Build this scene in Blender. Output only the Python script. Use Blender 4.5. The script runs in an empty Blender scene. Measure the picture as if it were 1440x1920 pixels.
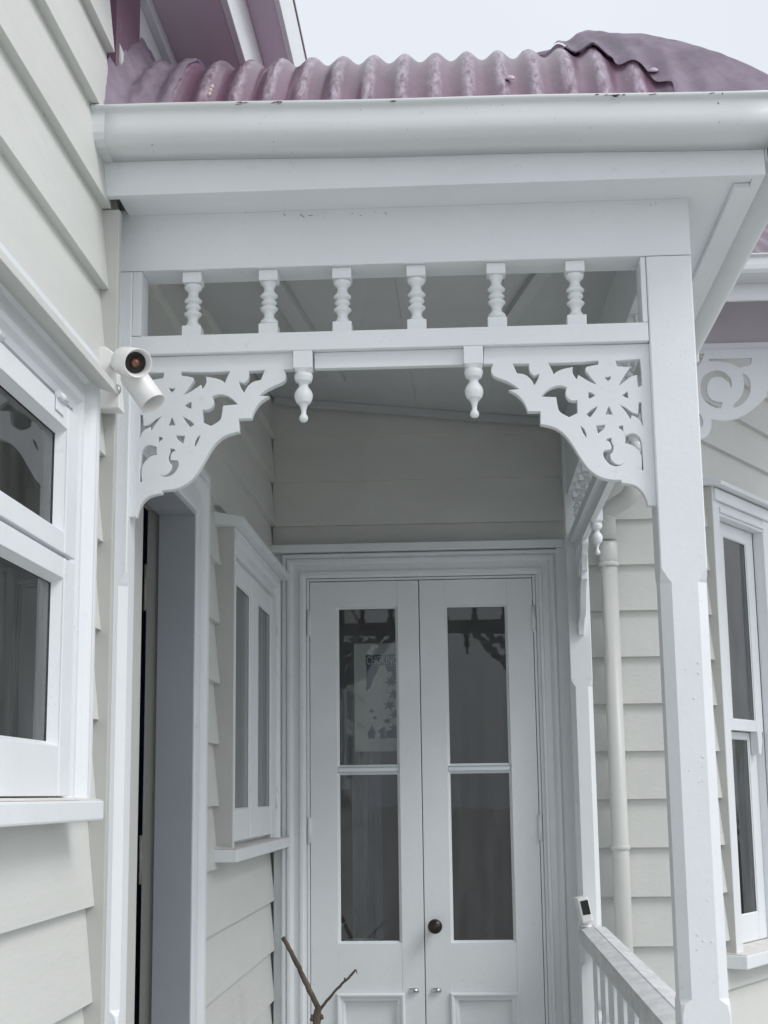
import bpy, bmesh, math, random
from mathutils import Vector, Matrix, noise
random.seed(7)
SC = bpy.context.scene
COL = SC.collection
R = math.radians

# ------------------------------------------------------------------ camera, sky, sun, exposure
F = 2800.0                                   # focal length in photo pixels (1440 x 1920)
CAM = Vector((0, 0, 1.6))
yv = Vector((150, 530, F)).normalized()
zv = Vector((-184, -14740, F)); zv = (zv - yv * zv.dot(yv)).normalized()
xv = yv.cross(zv)
cd = bpy.data.cameras.new('camera'); cam = bpy.data.objects.new('camera', cd); COL.objects.link(cam)
cd.sensor_fit = 'VERTICAL'; cd.sensor_height = 24.0; cd.lens = F / 1920 * 24.0
cd.clip_start = 0.05; cd.clip_end = 500
right = Vector((xv.x, yv.x, zv.x)); down = Vector((xv.y, yv.y, zv.y)); fwd = Vector((xv.z, yv.z, zv.z))
mw = Matrix.Identity(4)
for i, v in enumerate((right, -down, -fwd)):
    for j in range(3): mw[j][i] = v[j]
mw.translation = CAM
cam.matrix_world = mw
SC.camera = cam

SUN_EL, SUN_AZ = 46.0, 118.0                 # azimuth clockwise from +y (north); the veiled sun stands to the right, a little behind the camera
w = bpy.data.worlds.new('World'); SC.world = w; w.use_nodes = True
nt = w.node_tree; nt.nodes.clear()
sky = nt.nodes.new('ShaderNodeTexSky'); sky.sky_type = 'NISHITA'; sky.sun_disc = False
sky.sun_elevation = R(SUN_EL); sky.sun_rotation = R(SUN_AZ); sky.dust_density = 4.0; sky.air_density = 1.0; sky.ozone_density = 1.0
hs = nt.nodes.new('ShaderNodeHueSaturation'); hs.inputs['Saturation'].default_value = 0.22; hs.inputs['Value'].default_value = 1.0
mx = nt.nodes.new('ShaderNodeMix'); mx.data_type = 'RGBA'; mx.inputs[0].default_value = 0.6
mx.inputs[7].default_value = (10.0, 10.55, 11.4, 1)                       # cloud layer, even and pale
bg = nt.nodes.new('ShaderNodeBackground'); bg.inputs[1].default_value = 0.12
wo = nt.nodes.new('ShaderNodeOutputWorld')
nt.links.new(sky.outputs[0], hs.inputs['Color']); nt.links.new(hs.outputs[0], mx.inputs[6])
tc_ = nt.nodes.new('ShaderNodeTexCoord'); cn = nt.nodes.new('ShaderNodeTexNoise'); cn.inputs['Scale'].default_value = 3.0; cn.inputs['Detail'].default_value = 6
nt.links.new(tc_.outputs['Generated'], cn.inputs['Vector'])
cr = nt.nodes.new('ShaderNodeMapRange'); cr.inputs[1].default_value = .3; cr.inputs[2].default_value = .7; cr.inputs[3].default_value = .94; cr.inputs[4].default_value = 1.06; nt.links.new(cn.outputs['Fac'], cr.inputs[0])
cm = nt.nodes.new('ShaderNodeVectorMath'); cm.operation = 'SCALE'; nt.links.new(mx.outputs[2], cm.inputs[0]); nt.links.new(cr.outputs[0], cm.inputs['Scale'])
nt.links.new(cm.outputs[0], bg.inputs[0]); nt.links.new(bg.outputs[0], wo.inputs[0])
sd = bpy.data.lights.new('sun', 'SUN'); sd.energy = 1.4; sd.angle = R(25); sd.color = (1, .99, .975)
so = bpy.data.objects.new('sun', sd); COL.objects.link(so); so.location = (3, -4, 8)
az = R(SUN_AZ); el = R(SUN_EL)
sdir = Vector((math.sin(az) * math.cos(el), math.cos(az) * math.cos(el), math.sin(el)))
so.rotation_euler = (-sdir).to_track_quat('-Z', 'Y').to_euler()
vs = SC.view_settings; vs.view_transform = 'Standard'; vs.look = 'None'; vs.gamma = 1.0; vs.use_curve_mapping = False
vs.exposure = -0.06
SC.render.engine = 'CYCLES'; SC.cycles.max_bounces = 8; SC.cycles.diffuse_bounces = 5
SC.cycles.use_denoising = True

# ------------------------------------------------------------------ pixel -> place (a pixel gives a direction, the plane gives the distance)
def ray(px, py):
    d = Vector((px - 720, py - 960, F))
    return Vector((xv.dot(d), yv.dot(d), zv.dot(d)))
def PY(px, py, y): d = ray(px, py); return CAM + d * ((y - CAM.y) / d.y)
def PX(px, py, x): d = ray(px, py); return CAM + d * ((x - CAM.x) / d.x)
def PZ(px, py, z): d = ray(px, py); return CAM + d * ((z - CAM.z) / d.z)

# ------------------------------------------------------------------ the main planes of the porch, in metres
XL = -0.745        # back of the boards on the left wall (faces +x)
YB = 5.80          # back of the boards on the rear wall (faces -y)
YF = 3.04          # front face of the porch posts, beam and rail
DECK = 0.12
E = 0.1788         # weatherboard cover
ROW0 = 1.2186 - 8 * E

# ------------------------------------------------------------------ materials
MATS = {}
def mat(name, col, rough=.5, var=.05, nscale=6., bump=.0, bscale=60., dirt=None, dscale=18., damt=.0, metal=0., spec=.5, stretch=None, speck=0., sscale=170.):
    m = bpy.data.materials.new(name); m.use_nodes = True; n = m.node_tree.nodes; l = m.node_tree.links
    b = n['Principled BSDF']; b.inputs['Roughness'].default_value = rough; b.inputs['Metallic'].default_value = metal
    b.inputs['Specular IOR Level'].default_value = spec
    geo = n.new('ShaderNodeNewGeometry'); vec = geo.outputs['Position']
    if stretch:
        mp = n.new('ShaderNodeMapping'); mp.inputs['Scale'].default_value = stretch
        l.new(vec, mp.inputs[0]); vec = mp.outputs[0]
    t = n.new('ShaderNodeTexNoise'); t.inputs['Scale'].default_value = nscale; t.inputs['Detail'].default_value = 5; t.inputs['Roughness'].default_value = .65
    l.new(vec, t.inputs['Vector'])
    r = n.new('ShaderNodeValToRGB')
    r.color_ramp.elements[0].position = .3; r.color_ramp.elements[1].position = .7
    r.color_ramp.elements[0].color = tuple(c * (1 - var) for c in col) + (1,)
    r.color_ramp.elements[1].color = tuple(min(1, c * (1 + var)) for c in col) + (1,)
    l.new(t.outputs['Fac'], r.inputs[0]); out = r.outputs[0]
    if dirt:
        d = n.new('ShaderNodeTexNoise'); d.inputs['Scale'].default_value = dscale; d.inputs['Detail'].default_value = 8; d.inputs['Roughness'].default_value = .75
        l.new(vec, d.inputs['Vector'])
        dr = n.new('ShaderNodeValToRGB'); dr.color_ramp.elements[0].position = .60; dr.color_ramp.elements[1].position = .74
        dr.color_ramp.elements[0].color = (0, 0, 0, 1); dr.color_ramp.elements[1].color = (damt, damt, damt, 1)
        l.new(d.outputs['Fac'], dr.inputs[0])
        mm = n.new('ShaderNodeMix'); mm.data_type = 'RGBA'; l.new(dr.outputs[0], mm.inputs[0]); l.new(out, mm.inputs[6]); mm.inputs[7].default_value = dirt + (1,)
        out = mm.outputs[2]
    if speck:
        d2 = n.new('ShaderNodeTexNoise'); d2.inputs['Scale'].default_value = sscale; d2.inputs['Detail'].default_value = 1; l.new(geo.outputs['Position'], d2.inputs['Vector'])
        d3 = n.new('ShaderNodeTexNoise'); d3.inputs['Scale'].default_value = 5; d3.inputs['Detail'].default_value = 2; l.new(geo.outputs['Position'], d3.inputs['Vector'])
        ad = n.new('ShaderNodeMath'); ad.operation = 'MULTIPLY_ADD'; ad.inputs[1].default_value = .35; l.new(d3.outputs['Fac'], ad.inputs[0]); l.new(d2.outputs['Fac'], ad.inputs[2])
        sr = n.new('ShaderNodeValToRGB'); sr.color_ramp.elements[0].position = .955; sr.color_ramp.elements[1].position = .985
        sr.color_ramp.elements[0].color = (0, 0, 0, 1); sr.color_ramp.elements[1].color = (speck, speck, speck, 1); l.new(ad.outputs[0], sr.inputs[0])
        ms = n.new('ShaderNodeMix'); ms.data_type = 'RGBA'; l.new(sr.outputs[0], ms.inputs[0]); l.new(out, ms.inputs[6]); ms.inputs[7].default_value = (.10, .095, .085, 1)
        out = ms.outputs[2]
    l.new(out, b.inputs['Base Color'])
    if bump:
        bt = n.new('ShaderNodeTexNoise'); bt.inputs['Scale'].default_value = bscale; bt.inputs['Detail'].default_value = 4
        l.new(vec, bt.inputs['Vector'])
        bn = n.new('ShaderNodeBump'); bn.inputs['Strength'].default_value = bump; bn.inputs['Distance'].default_value = .004
        l.new(bt.outputs['Fac'], bn.inputs['Height']); l.new(bn.outputs[0], b.inputs['Normal'])
    MATS[name] = m
    return m
WHITE = mat('white_paint', (.765, .795, .815), .42, .025, 5, .12, 90, (.42, .41, .37), 26, .34, speck=.18)
WHITEL = mat('white_paint_turned', (.78, .81, .83), .38, .015, 5, .06, 60, (.5, .49, .45), 26, .2)
CREAM = mat('cream_paint', (.635, .645, .615), .5, .04, 3.5, .28, 40, (.46, .45, .40), 20, .35, stretch=(1, .35, 1.6), speck=.35)
CREAMT = mat('cream_trim_paint', (.50, .505, .48), .5, .03, 4, .10, 60, (.42, .40, .35), 22, .25)
GUT = mat('gutter_paint', (.66, .69, .70), .35, .03, 5, .04, 40, (.40, .40, .38), 40, .35, stretch=(.5, 1, 1), speck=.75, sscale=130)
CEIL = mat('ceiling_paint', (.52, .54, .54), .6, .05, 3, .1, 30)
JAMB = mat('blue_grey_paint', (.44, .47, .51), .5, .05, 3, .08, 60)
STOPM = mat('worn_jamb_paint', (.55, .53, .48), .5, .08, 8, .2, 60, (.22, .20, .17), 30, .6)
MAROON = mat('maroon_paint', (.160, .086, .130), .28, .25, 7, .18, 60, (.44, .37, .43), 12, .62, stretch=(1.6, .45, .6))
SOFF = mat('maroon_soffit_paint', (.66, .57, .66), .6, .04, 3, .06, 60)
LEAD = mat('maroon_flashing_paint', (.46, .38, .47), .30, .22, 9, .45, 30, (.68, .62, .70), 12, .6)
HINGEP = mat('painted_hinge', (.74, .72, .66), .4, .12, 40, .2, 60, (.20, .17, .14), 60, .7)
DARKDOOR = mat('dark_door_paint', (.11, .065, .07), .35, .1, 4)
ROOMW = mat('room_wall', (.36, .37, .38), .8, .05, 2)
ROOMF = mat('room_floor', (.08, .07, .06), .7, .1, 4)
STEEL = mat('hinge_steel', (.40, .40, .38), .4, .15, 20, .2, 60, (.18, .14, .10), 40, .7, metal=.6)
CHROME = mat('chrome', (.6, .62, .63), .18, .05, 10, metal=1.)
BRONZE = mat('bronze_knob', (.045, .038, .032), .32, .2, 14, metal=.6)
BLACKG = mat('black_gloss', (.008, .009, .012), .08, .0, 4)
CAMW = mat('camera_plastic', (.80, .80, .79), .35, .01, 5)
LAMPG = mat('lamp_lens', (.10, .085, .075), .15, .3, 40)
COPPER = mat('lamp_core', (.20, .10, .07), .3, .2, 30, metal=.5)
BARK = mat('stick_bark', (.12, .095, .075), .85, .45, 22, .9, 60, stretch=(1, 1, .35))
CONC = mat('concrete', (.43, .43, .415), .9, .10, .8, .08, 40)
GRASSM = mat('lawn', (.07, .10, .035), .95, .3, 4, .5, 30)
DECKM = mat('deck_boards', (.34, .335, .32), .7, .1, 6, .2, 40, stretch=(4, .5, 1))
CURT = mat('curtain_cloth', (.50, .51, .52), .9, .04, 5, .1, 80)
CURTW = mat('pale_curtain_cloth', (.78, .79, .80), .9, .04, 5, .1, 80)
CURTD = mat('grey_curtain_cloth', (.26, .30, .35), .9, .08, 5, .1, 80)
POSTW = mat('poster_paper', (.80, .80, .78), .6, .04, 6)
POSTB = mat('poster_blue', (.012, .06, .16), .6, .1, 20)
POSTL = mat('poster_lettering', (.75, .80, .84), .6, .05, 10)
RED = mat('red_cover', (.35, .03, .04), .5, .1, 8)
PIPE = mat('pipe_paint', (.58, .59, .565), .38, .02, 4, .03, 50, (.4, .39, .35), 24, .3)
ROT = mat('weathered_sill_paint', (.66, .64, .61), .65, .12, 14, .3, 80, (.36, .31, .27), 16, .8)
RAILTOP = mat('weathered_rail_paint', (.68, .69, .70), .6, .16, 22, .35, 80, (.38, .38, .38), 26, .75, stretch=(1, .5, 1))
PEEL = mat('egg_case', (.62, .50, .46), .7, .1, 30)
DIRT = mat('spider_dirt', (.10, .09, .075), .9, .3, 30)

def glass_mat():
    m = bpy.data.materials.new('window_glass'); m.use_nodes = True; n = m.node_tree.nodes; l = m.node_tree.links; n.clear()
    o = n.new('ShaderNodeOutputMaterial'); mixs = n.new('ShaderNodeMixShader'); tr = n.new('ShaderNodeBsdfTransparent'); gl = n.new('ShaderNodeBsdfGlossy')
    tr.inputs[0].default_value = (.93, .95, .95, 1); gl.inputs['Roughness'].default_value = .015
    fr = n.new('ShaderNodeFresnel'); fr.inputs['IOR'].default_value = 1.55
    mu = n.new('ShaderNodeMath'); mu.operation = 'MULTIPLY_ADD'; mu.inputs[1].default_value = 1.0; mu.inputs[2].default_value = .0; mu.use_clamp = True
    nz = n.new('ShaderNodeTexNoise'); nz.inputs['Scale'].default_value = 2.2; nz.inputs['Detail'].default_value = 1
    g = n.new('ShaderNodeNewGeometry'); l.new(g.outputs['Position'], nz.inputs['Vector'])
    bp = n.new('ShaderNodeBump'); bp.inputs['Strength'].default_value = .06; bp.inputs['Distance'].default_value = .02; l.new(nz.outputs['Fac'], bp.inputs['Height'])
    l.new(bp.outputs[0], gl.inputs['Normal'])
    l.new(fr.outputs[0], mu.inputs[0]); l.new(mu.outputs[0], mixs.inputs[0]); l.new(tr.outputs[0], mixs.inputs[1]); l.new(gl.outputs[0], mixs.inputs[2])
    df = n.new('ShaderNodeBsdfDiffuse'); df.inputs[0].default_value = (.55, .56, .55, 1)
    mp = n.new('ShaderNodeMapping'); mp.inputs['Scale'].default_value = (14, 14, 2.5); l.new(g.outputs['Position'], mp.inputs[0])
    dn = n.new('ShaderNodeTexNoise'); dn.inputs['Scale'].default_value = 1.6; dn.inputs['Detail'].default_value = 6; l.new(mp.outputs[0], dn.inputs['Vector'])
    dm = n.new('ShaderNodeMapRange'); dm.inputs[1].default_value = .35; dm.inputs[2].default_value = .75; dm.inputs[3].default_value = .015; dm.inputs[4].default_value = .075; l.new(dn.outputs['Fac'], dm.inputs[0])
    m2 = n.new('ShaderNodeMixShader'); l.new(dm.outputs[0], m2.inputs[0]); l.new(mixs.outputs[0], m2.inputs[1]); l.new(df.outputs[0], m2.inputs[2])
    l.new(m2.outputs[0], o.inputs[0]); return m
GLASS = glass_mat()

# ------------------------------------------------------------------ building helpers
class MB:
    """collects shapes in one bmesh; build() links them as ONE mesh object"""
    def __init__(s): s.bm = bmesh.new()
    def _verts(s, pts): return [s.bm.verts.new(p) for p in pts]
    def hexa(s, p, bev=0.0):
        # p: 8 points, bottom loop 0-3 then top loop 4-7
        v = s._verts(p)
        fs = [s.bm.faces.new([v[i] for i in q]) for q in ((3, 2, 1, 0), (4, 5, 6, 7), (0, 1, 5, 4), (1, 2, 6, 5), (2, 3, 7, 6), (3, 0, 4, 7))]
        if bev:
            es = list({e for f in fs for e in f.edges})
            bmesh.ops.bevel(s.bm, geom=es, offset=bev, segments=2, profile=.5, affect='EDGES', clamp_overlap=True)
        return s
    def box(s, x0, x1, y0, y1, z0, z1, bev=.002):
        return s.hexa([(x0, y0, z0), (x1, y0, z0), (x1, y1, z0), (x0, y1, z0), (x0, y0, z1), (x1, y0, z1), (x1, y1, z1), (x0, y1, z1)], bev)
    def prism(s, poly, d, bev=0.0):
        """poly: 3-D loop, d: extrusion vector"""
        d = Vector(d); n = len(poly)
        a = s._verts(poly); b = s._verts([Vector(p) + d for p in poly])
        fs = [s.bm.faces.new(a[::-1]), s.bm.faces.new(b)]
        for i in range(n): fs.append(s.bm.faces.new([a[i], a[(i + 1) % n], b[(i + 1) % n], b[i]]))
        if bev:
            es = list({e for f in fs[:2] for e in f.edges})
            bmesh.ops.bevel(s.bm, geom=es, offset=bev, segments=2, profile=.5, affect='EDGES', clamp_overlap=True)
        return s
    def lathe(s, prof, origin, axis=(0, 0, 1), seg=24, caps=True):
        """prof: (distance along the axis, radius)"""
        ax = Vector(axis).normalized(); o = Vector(origin)
        u = ax.orthogonal().normalized(); v = ax.cross(u); rings = []
        for h, r in prof:
            rings.append(s._verts([o + ax * h + (u * math.cos(2 * math.pi * k / seg) + v * math.sin(2 * math.pi * k / seg)) * max(r, 1e-4) for k in range(seg)]))
        for a, b in zip(rings, rings[1:]):
            for k in range(seg): f = s.bm.faces.new([a[k], a[(k + 1) % seg], b[(k + 1) % seg], b[k]]); f.smooth = True
        if caps: s.bm.faces.new(rings[0][::-1]); s.bm.faces.new(rings[-1])
        return s
    def tube(s, path, rad, seg=14, jitter=0.0):
        path = [Vector(p) for p in path]; n = len(path); rads = rad if isinstance(rad, (list, tuple)) else [rad] * n
        rings = []; u = None
        for i, p in enumerate(path):
            t = (path[min(i + 1, n - 1)] - path[max(i - 1, 0)]).normalized()
            u = t.orthogonal().normalized() if u is None else (u - t * u.dot(t)).normalized()
            v = t.cross(u); q = []
            for k in range(seg):
                a = 2 * math.pi * k / seg; rr = rads[i] * (1 + (random.uniform(-jitter, jitter) if jitter else 0))
                q.append(p + (u * math.cos(a) + v * math.sin(a)) * rr)
            rings.append(s._verts(q))
        for a, b in zip(rings, rings[1:]):
            for k in range(seg): f = s.bm.faces.new([a[k], a[(k + 1) % seg], b[(k + 1) % seg], b[k]]); f.smooth = True
        s.bm.faces.new(rings[0][::-1]); s.bm.faces.new(rings[-1])
        return s
    def grid(s, fn, nu, nv, smooth=True):
        g = [[s.bm.verts.new(fn(i / nu, j / nv)) for j in range(nv + 1)] for i in range(nu + 1)]
        for i in range(nu):
            for j in range(nv):
                f = s.bm.faces.new([g[i][j], g[i + 1][j], g[i + 1][j + 1], g[i][j + 1]]); f.smooth = smooth
        return s
    def build(s, name, m, parent=None):
        bmesh.ops.recalc_face_normals(s.bm, faces=s.bm.faces)
        me = bpy.data.meshes.new(name); s.bm.to_mesh(me); s.bm.free()
        return link(name, me, m, parent)
def link(name, me, m, parent=None):
    o = bpy.data.objects.new(name, me); COL.objects.link(o)
    if not me.materials: me.materials.append(m)
    if parent is not None:
        o.parent = parent; o.matrix_parent_inverse = Matrix.Translation(-ploc(parent))
    return o
def ploc(o):
    v = Vector(o.location)
    return v
def tag(o, label, cat=None, group=None, kind=None):
    if label: o['label'] = label
    if cat: o['category'] = cat
    if group: o['group'] = group
    if kind: o['kind'] = kind
    return o
def thing(name, label, cat, loc=(0, 0, 0), group=None):
    o = bpy.data.objects.new(name, None); COL.objects.link(o); o.location = loc; o.empty_display_size = .05
    return tag(o, label, cat, group, 'thing' if cat else None)

class Frame:
    """a wall plane: a runs along the wall, n stands out of it, z up"""
    def __init__(s, o, u, n): s.o = Vector(o); s.u = Vector(u).normalized(); s.n = Vector(n).normalized()
    def P(s, a, n, z): p = s.o + s.u * a + s.n * n; return Vector((p.x, p.y, z))
    def hex(s, mb, a0, a1, n0, n1, z0, z1, bev=.002):
        P = s.P
        return mb.hexa([P(a0, n0, z0), P(a1, n0, z0), P(a1, n1, z0), P(a0, n1, z0), P(a0, n0, z1), P(a1, n0, z1), P(a1, n1, z1), P(a0, n1, z1)], bev)
    def hit(s, px, py, n=0.0):
        """pixel -> (a, z) on the plane that stands n out of the wall"""
        d = ray(px, py); q = s.o + s.n * n
        nn = s.n; t = (nn.dot(q - Vector((CAM.x, CAM.y, q.z)))) / (nn.x * d.x + nn.y * d.y)
        p = CAM + d * t
        return (p - s.o).dot(s.u), p.z
LW = Frame((XL, 0, 0), (0, 1, 0), (1, 0, 0))
BW = Frame((0, YB, 0), (1, 0, 0), (0, -1, 0))
CW = Frame((0.865, YB, 0), (.51, .86, 0), (.86, -.51, 0))

T0, T1 = .007, .026
def weatherboards(parent, fr, a0, a1, zlo, zhi, openings, m):
    """one mesh object per board row; openings = (a0, a1, z0, z1)"""
    k0 = int(math.floor((zlo - ROW0) / E)); k = k0
    while ROW0 + k * E < zhi:
        rb, rt = ROW0 + k * E, ROW0 + (k + 1) * E
        zc = sorted({max(rb, zlo), min(rt, zhi)} | {z for o in openings for z in (o[2], o[3]) if max(rb, zlo) < z < min(rt, zhi)})
        pieces = {}
        dj = random.uniform(-.0012, .0012)
        for z0, z1 in zip(zc, zc[1:]):
            if z1 - z0 < .002: continue
            segs = [(a0, a1)]; zm = (z0 + z1) / 2
            for o in openings:
                if o[2] < zm < o[3]:
                    ns = []
                    for s0, s1 in segs:
                        if o[0] > s0: ns.append((s0, min(s1, o[0])))
                        if o[1] < s1: ns.append((max(s0, o[1]), s1))
                    segs = [q for q in ns if q[1] - q[0] > .004]
            for s0, s1 in segs:
                tb = T1 + (T0 - T1) * (z0 - rb) / E + dj; tt = T1 + (T0 - T1) * (z1 - rb) / E + dj
                P = fr.P
                # the lower edge hangs 3 mm below the row line, rounded by the bevel
                pieces.setdefault((round(s0, 3)) if len(segs) > 1 else 'all', []).append([P(s0, 0, z0), P(s1, 0, z0), P(s1, tb, z0), P(s0, tb, z0), P(s0, 0, z1), P(s1, 0, z1), P(s1, tt, z1), P(s0, tt, z1)])
        for q in pieces.values():
            mb = MB()
            for h in q: mb.hexa(h, 0)
            mb.build('board', m, parent)
        k += 1

ARCH = [(0, 0), (0, .018), (.010, .021), (.014, .030), (.024, .030), (.028, .022), (.050, .022), (.055, .031), (.064, .038), (.074, .038), (.079, .030), (.084, .036), (.094, .036), (.1, .030), (.1, 0)]
def architrave(name, parent, fr, a0, a1, zb, zt, width, m, n0=0.0, scale=1.0, sides='LTR', prof=ARCH):
    """moulded boards with mitred corners around an opening a0..a1, zb..zt"""
    sx = width / .1
    P = fr.P; mb = MB()
    def ring(loc): return mb._verts([loc(wd * sx, n0 + nn * scale) for wd, nn in prof])
    st = []
    if 'L' in sides: st += [ring(lambda w_, n_: P(a0 - w_, n_, zb)), ring(lambda w_, n_: P(a0 - w_, n_, zt + w_))]
    else: st += [ring(lambda w_, n_: P(a0, n_, zt + w_))]
    if 'R' in sides: st += [ring(lambda w_, n_: P(a1 + w_, n_, zt + w_)), ring(lambda w_, n_: P(a1 + w_, n_, zb))]
    else: st += [ring(lambda w_, n_: P(a1, n_, zt + w_))]
    k = len(prof)
    for q, r in zip(st, st[1:]):
        for i in range(k): mb.bm.faces.new([q[i], q[(i + 1) % k], r[(i + 1) % k], r[i]])
    mb.bm.faces.new(st[0][::-1]); mb.bm.faces.new(st[-1])
    return mb.build(name, m, parent)

def sash(name, parent, fr, a0, a1, z0, z1, n0, n1, ga0, ga1, gz0, gz1, m=WHITE, bars=(), pane_name='pane', bead=.008, gd=.55):
    """a sash: four members around the glass ga0..ga1 x gz0..gz1, a bead and a pane"""
    mb = MB()
    fr.hex(mb, a0, ga0, n0, n1, z0, z1); fr.hex(mb, ga1, a1, n0, n1, z0, z1)
    fr.hex(mb, ga0, ga1, n0, n1 - .0015, gz1, z1, .0015); fr.hex(mb, ga0, ga1, n0, n1 - .0015, z0, gz0, .0015)
    for (q0, q1) in bars: fr.hex(mb, ga0, ga1, n0 + .004, n1 - .006, q0, q1, .003)
    # sloping putty bead round the glass
    nm = n0 + (n1 - n0) * (1 - gd); P = fr.P; b = bead
    zs = [gz0] + [z for q in bars for z in q] + [gz1]
    for z_0, z_1 in zip(zs[::2], zs[1::2]):
        o = [P(ga0, n1 - .004, z_0), P(ga1, n1 - .004, z_0), P(ga1, n1 - .004, z_1), P(ga0, n1 - .004, z_1)]
        i = [P(ga0 + b, nm, z_0 + b), P(ga1 - b, nm, z_0 + b), P(ga1 - b, nm, z_1 - b), P(ga0 + b, nm, z_1 - b)]
        vo, vi = mb._verts(o), mb._verts(i)
        for k in range(4): mb.bm.faces.new([vo[k], vo[(k + 1) % 4], vi[(k + 1) % 4], vi[k]])
    s = mb.build(name, m, parent)
    for z_0, z_1 in zip(zs[::2], zs[1::2]):
        pb = MB(); fr.hex(pb, ga0 + .001, ga1 - .001, nm - .006, nm - .002, z_0 + .001, z_1 - .001, 0)
        pb.build(pane_name, GLASS, s)
    return s

def shape_mesh(name, loops, plane, thick, bevel=.0012):
    """a fretted board: loops (outline first, then the cut-outs) in plane coordinates (x, z), at depth y = plane .. plane + thick"""
    cu = bpy.data.curves.new(name, 'CURVE'); cu.dimensions = '2D'; cu.fill_mode = 'BOTH'; cu.extrude = thick / 2 - bevel; cu.bevel_depth = bevel; cu.bevel_resolution = 0
    for lp in loops:
        sp = cu.splines.new('POLY'); sp.points.add(len(lp) - 1); sp.use_cyclic_u = True
        for p, c in zip(sp.points, lp): p.co = (c[0], c[1], 0, 1)
    ob = bpy.data.objects.new(name, cu); COL.objects.link(ob)
    dg = bpy.context.evaluated_depsgraph_get(); me = bpy.data.meshes.new_from_object(ob.evaluated_get(dg))
    bpy.data.objects.remove(ob); bpy.data.curves.remove(cu)
    me.name = name
    for v in me.vertices: v.co = Vector((v.co.x, plane + thick / 2 - v.co.z, v.co.y))
    me.materials.clear()
    for p in me.polygons: p.use_smooth = False
    return me
def soften(lp, it=2, lim=48):
    """cut the shallow corners of a traced loop so that curves run smoothly and sharp corners stay"""
    for _ in range(it):
        out = []; n = len(lp)
        for i in range(n):
            a, b, c = Vector(lp[i - 1]), Vector(lp[i]), Vector(lp[(i + 1) % n])
            d1, d2 = b - a, c - b
            if d1.length < 1e-6 or d2.length < 1e-6: continue
            if math.degrees(abs(d1.angle(d2))) < lim: out += [tuple(b - d1 * .25), tuple(b + d2 * .25)]
            else: out.append(tuple(b))
        lp = out
    return lp

# ------------------------------------------------------------------ the ground and the porch floor
mb = MB(); mb.grid(lambda u, v: (-150 + 300 * u, -150 + 300 * v, -.02), 4, 4, False); tag(mb.build('ground', CONC), 'pale gravel ground around the house', None, None, 'structure')  # unseen ground kept pale so no dark band shows in the pane reflections
mb = MB(); mb.box(-60, 7.4, -70, -.2, -.3, .0, .003); mb.box(-.72, 7.4, -.199, 9.0, -.3, .0, .003); tag(mb.build('path', CONC), 'pale concrete paving around the porch', None, None, 'structure')  # unseen paving, widened and paled to bounce light under the porch
fl = thing('porch_floor', 'painted board floor of the small porch', None); fl['kind'] = 'structure'
x = XL
while x < .5:
    MB().box(x, min(x + .098, .51), 2.99, 5.78, DECK - .03, DECK).build('floorboard', DECKM, fl); x += .1
MB().box(XL, .51, 3.0, 5.78, -.02, DECK - .032).build('floor_frame', CREAMT, fl)

# ------------------------------------------------------------------ rooms behind the glass
def room(name, label, poly, z0, z1, open_edges=1):
    mb = MB(); a = mb._verts([(p[0], p[1], z0) for p in poly]); b = mb._verts([(p[0], p[1], z1) for p in poly]); n = len(poly)
    for i in range(n - open_edges): mb.bm.faces.new([a[i], a[i + 1], b[i + 1], b[i]])
    mb.bm.faces.new(b)
    o = tag(mb.build(name, ROOMW), label, None, None, 'structure')
    mf = MB(); mf.bm.faces.new(mf._verts([(p[0], p[1], z0) for p in poly])); mf.build('floor', ROOMF, o)
    return o
ROOMB = mat('blue_room_wall', (.34, .47, .58), .8, .05, 2)
rb_ = room('room_interior', 'dim bluish room behind the side window and doorway', [(-.86, 5.85), (-3.4, 5.85), (-3.4, .2), (-.86, .2)], DECK, 2.9)
rb_.data.materials[0] = ROOMB
MB().box(-1.16, -1.10, .25, 3.12, DECK + .002, 2.89, 0).build('partition', ROOMB, rb_)  # panel added behind the side window, catching daylight so the panes look bluer
room('room_interior', 'dim room behind the french doors and bay window', [(1.33, 6.62), (1.33, 9.6), (-1.2, 9.6), (-1.2, 5.90), (.80, 5.90)], DECK, 2.9, 2)

# ------------------------------------------------------------------ weatherboard walls
LWIN = (1.70, 2.80, 1.575, 2.40)       # openings: along the wall, height
LDOOR = (3.20, 4.06, DECK, 2.40)
LCAS = (4.45, 5.60, 1.44, 2.40)
lw = thing('weatherboard_wall', 'cream weatherboard wall carrying the twin spotlight, side window and open doorway', 'wall', (XL, 2.5, 0))
weatherboards(lw, LW, .2, 2.952, 0.0, 3.60, [LWIN], CREAM)
weatherboards(lw, LW, 3.02, 5.775, DECK, 3.30, [LDOOR, LCAS, (3.0, 3.2, 0, 2.72)], CREAM)
LWB = MB(); LW.hex(LWB, .2, 5.9, -.10, -.001, 2.42, 3.9, 0); LW.hex(LWB, .2, 1.70, -.10, -.001, 0, 2.42, 0); LW.hex(LWB, 2.80, 3.22, -.10, -.001, 0, 2.42, 0)
LW.hex(LWB, 3.97, 4.47, -.10, -.001, 0, 2.42, 0); LW.hex(LWB, 5.5, 5.9, -.10, -.001, 0, 2.42, 0); LW.hex(LWB, 1.70, 2.80, -.10, -.001, 0, 1.57, 0); LW.hex(LWB, 4.47, 5.5, -.10, -.001, 0, 1.44, 0)
LWB.build('wall_core', CREAMT, lw)
mb = MB(); mb.box(-.75, -.7005, 2.9525, 2.976, 0.0, 2.826, .002); mb.build('corner_stop', CREAMT, lw)
mb = MB(); mb.box(-.745, -.722, 3.012, 3.04, 0.0, 2.78, .001); mb.build('corner_stop', WHITE, lw)

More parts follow.
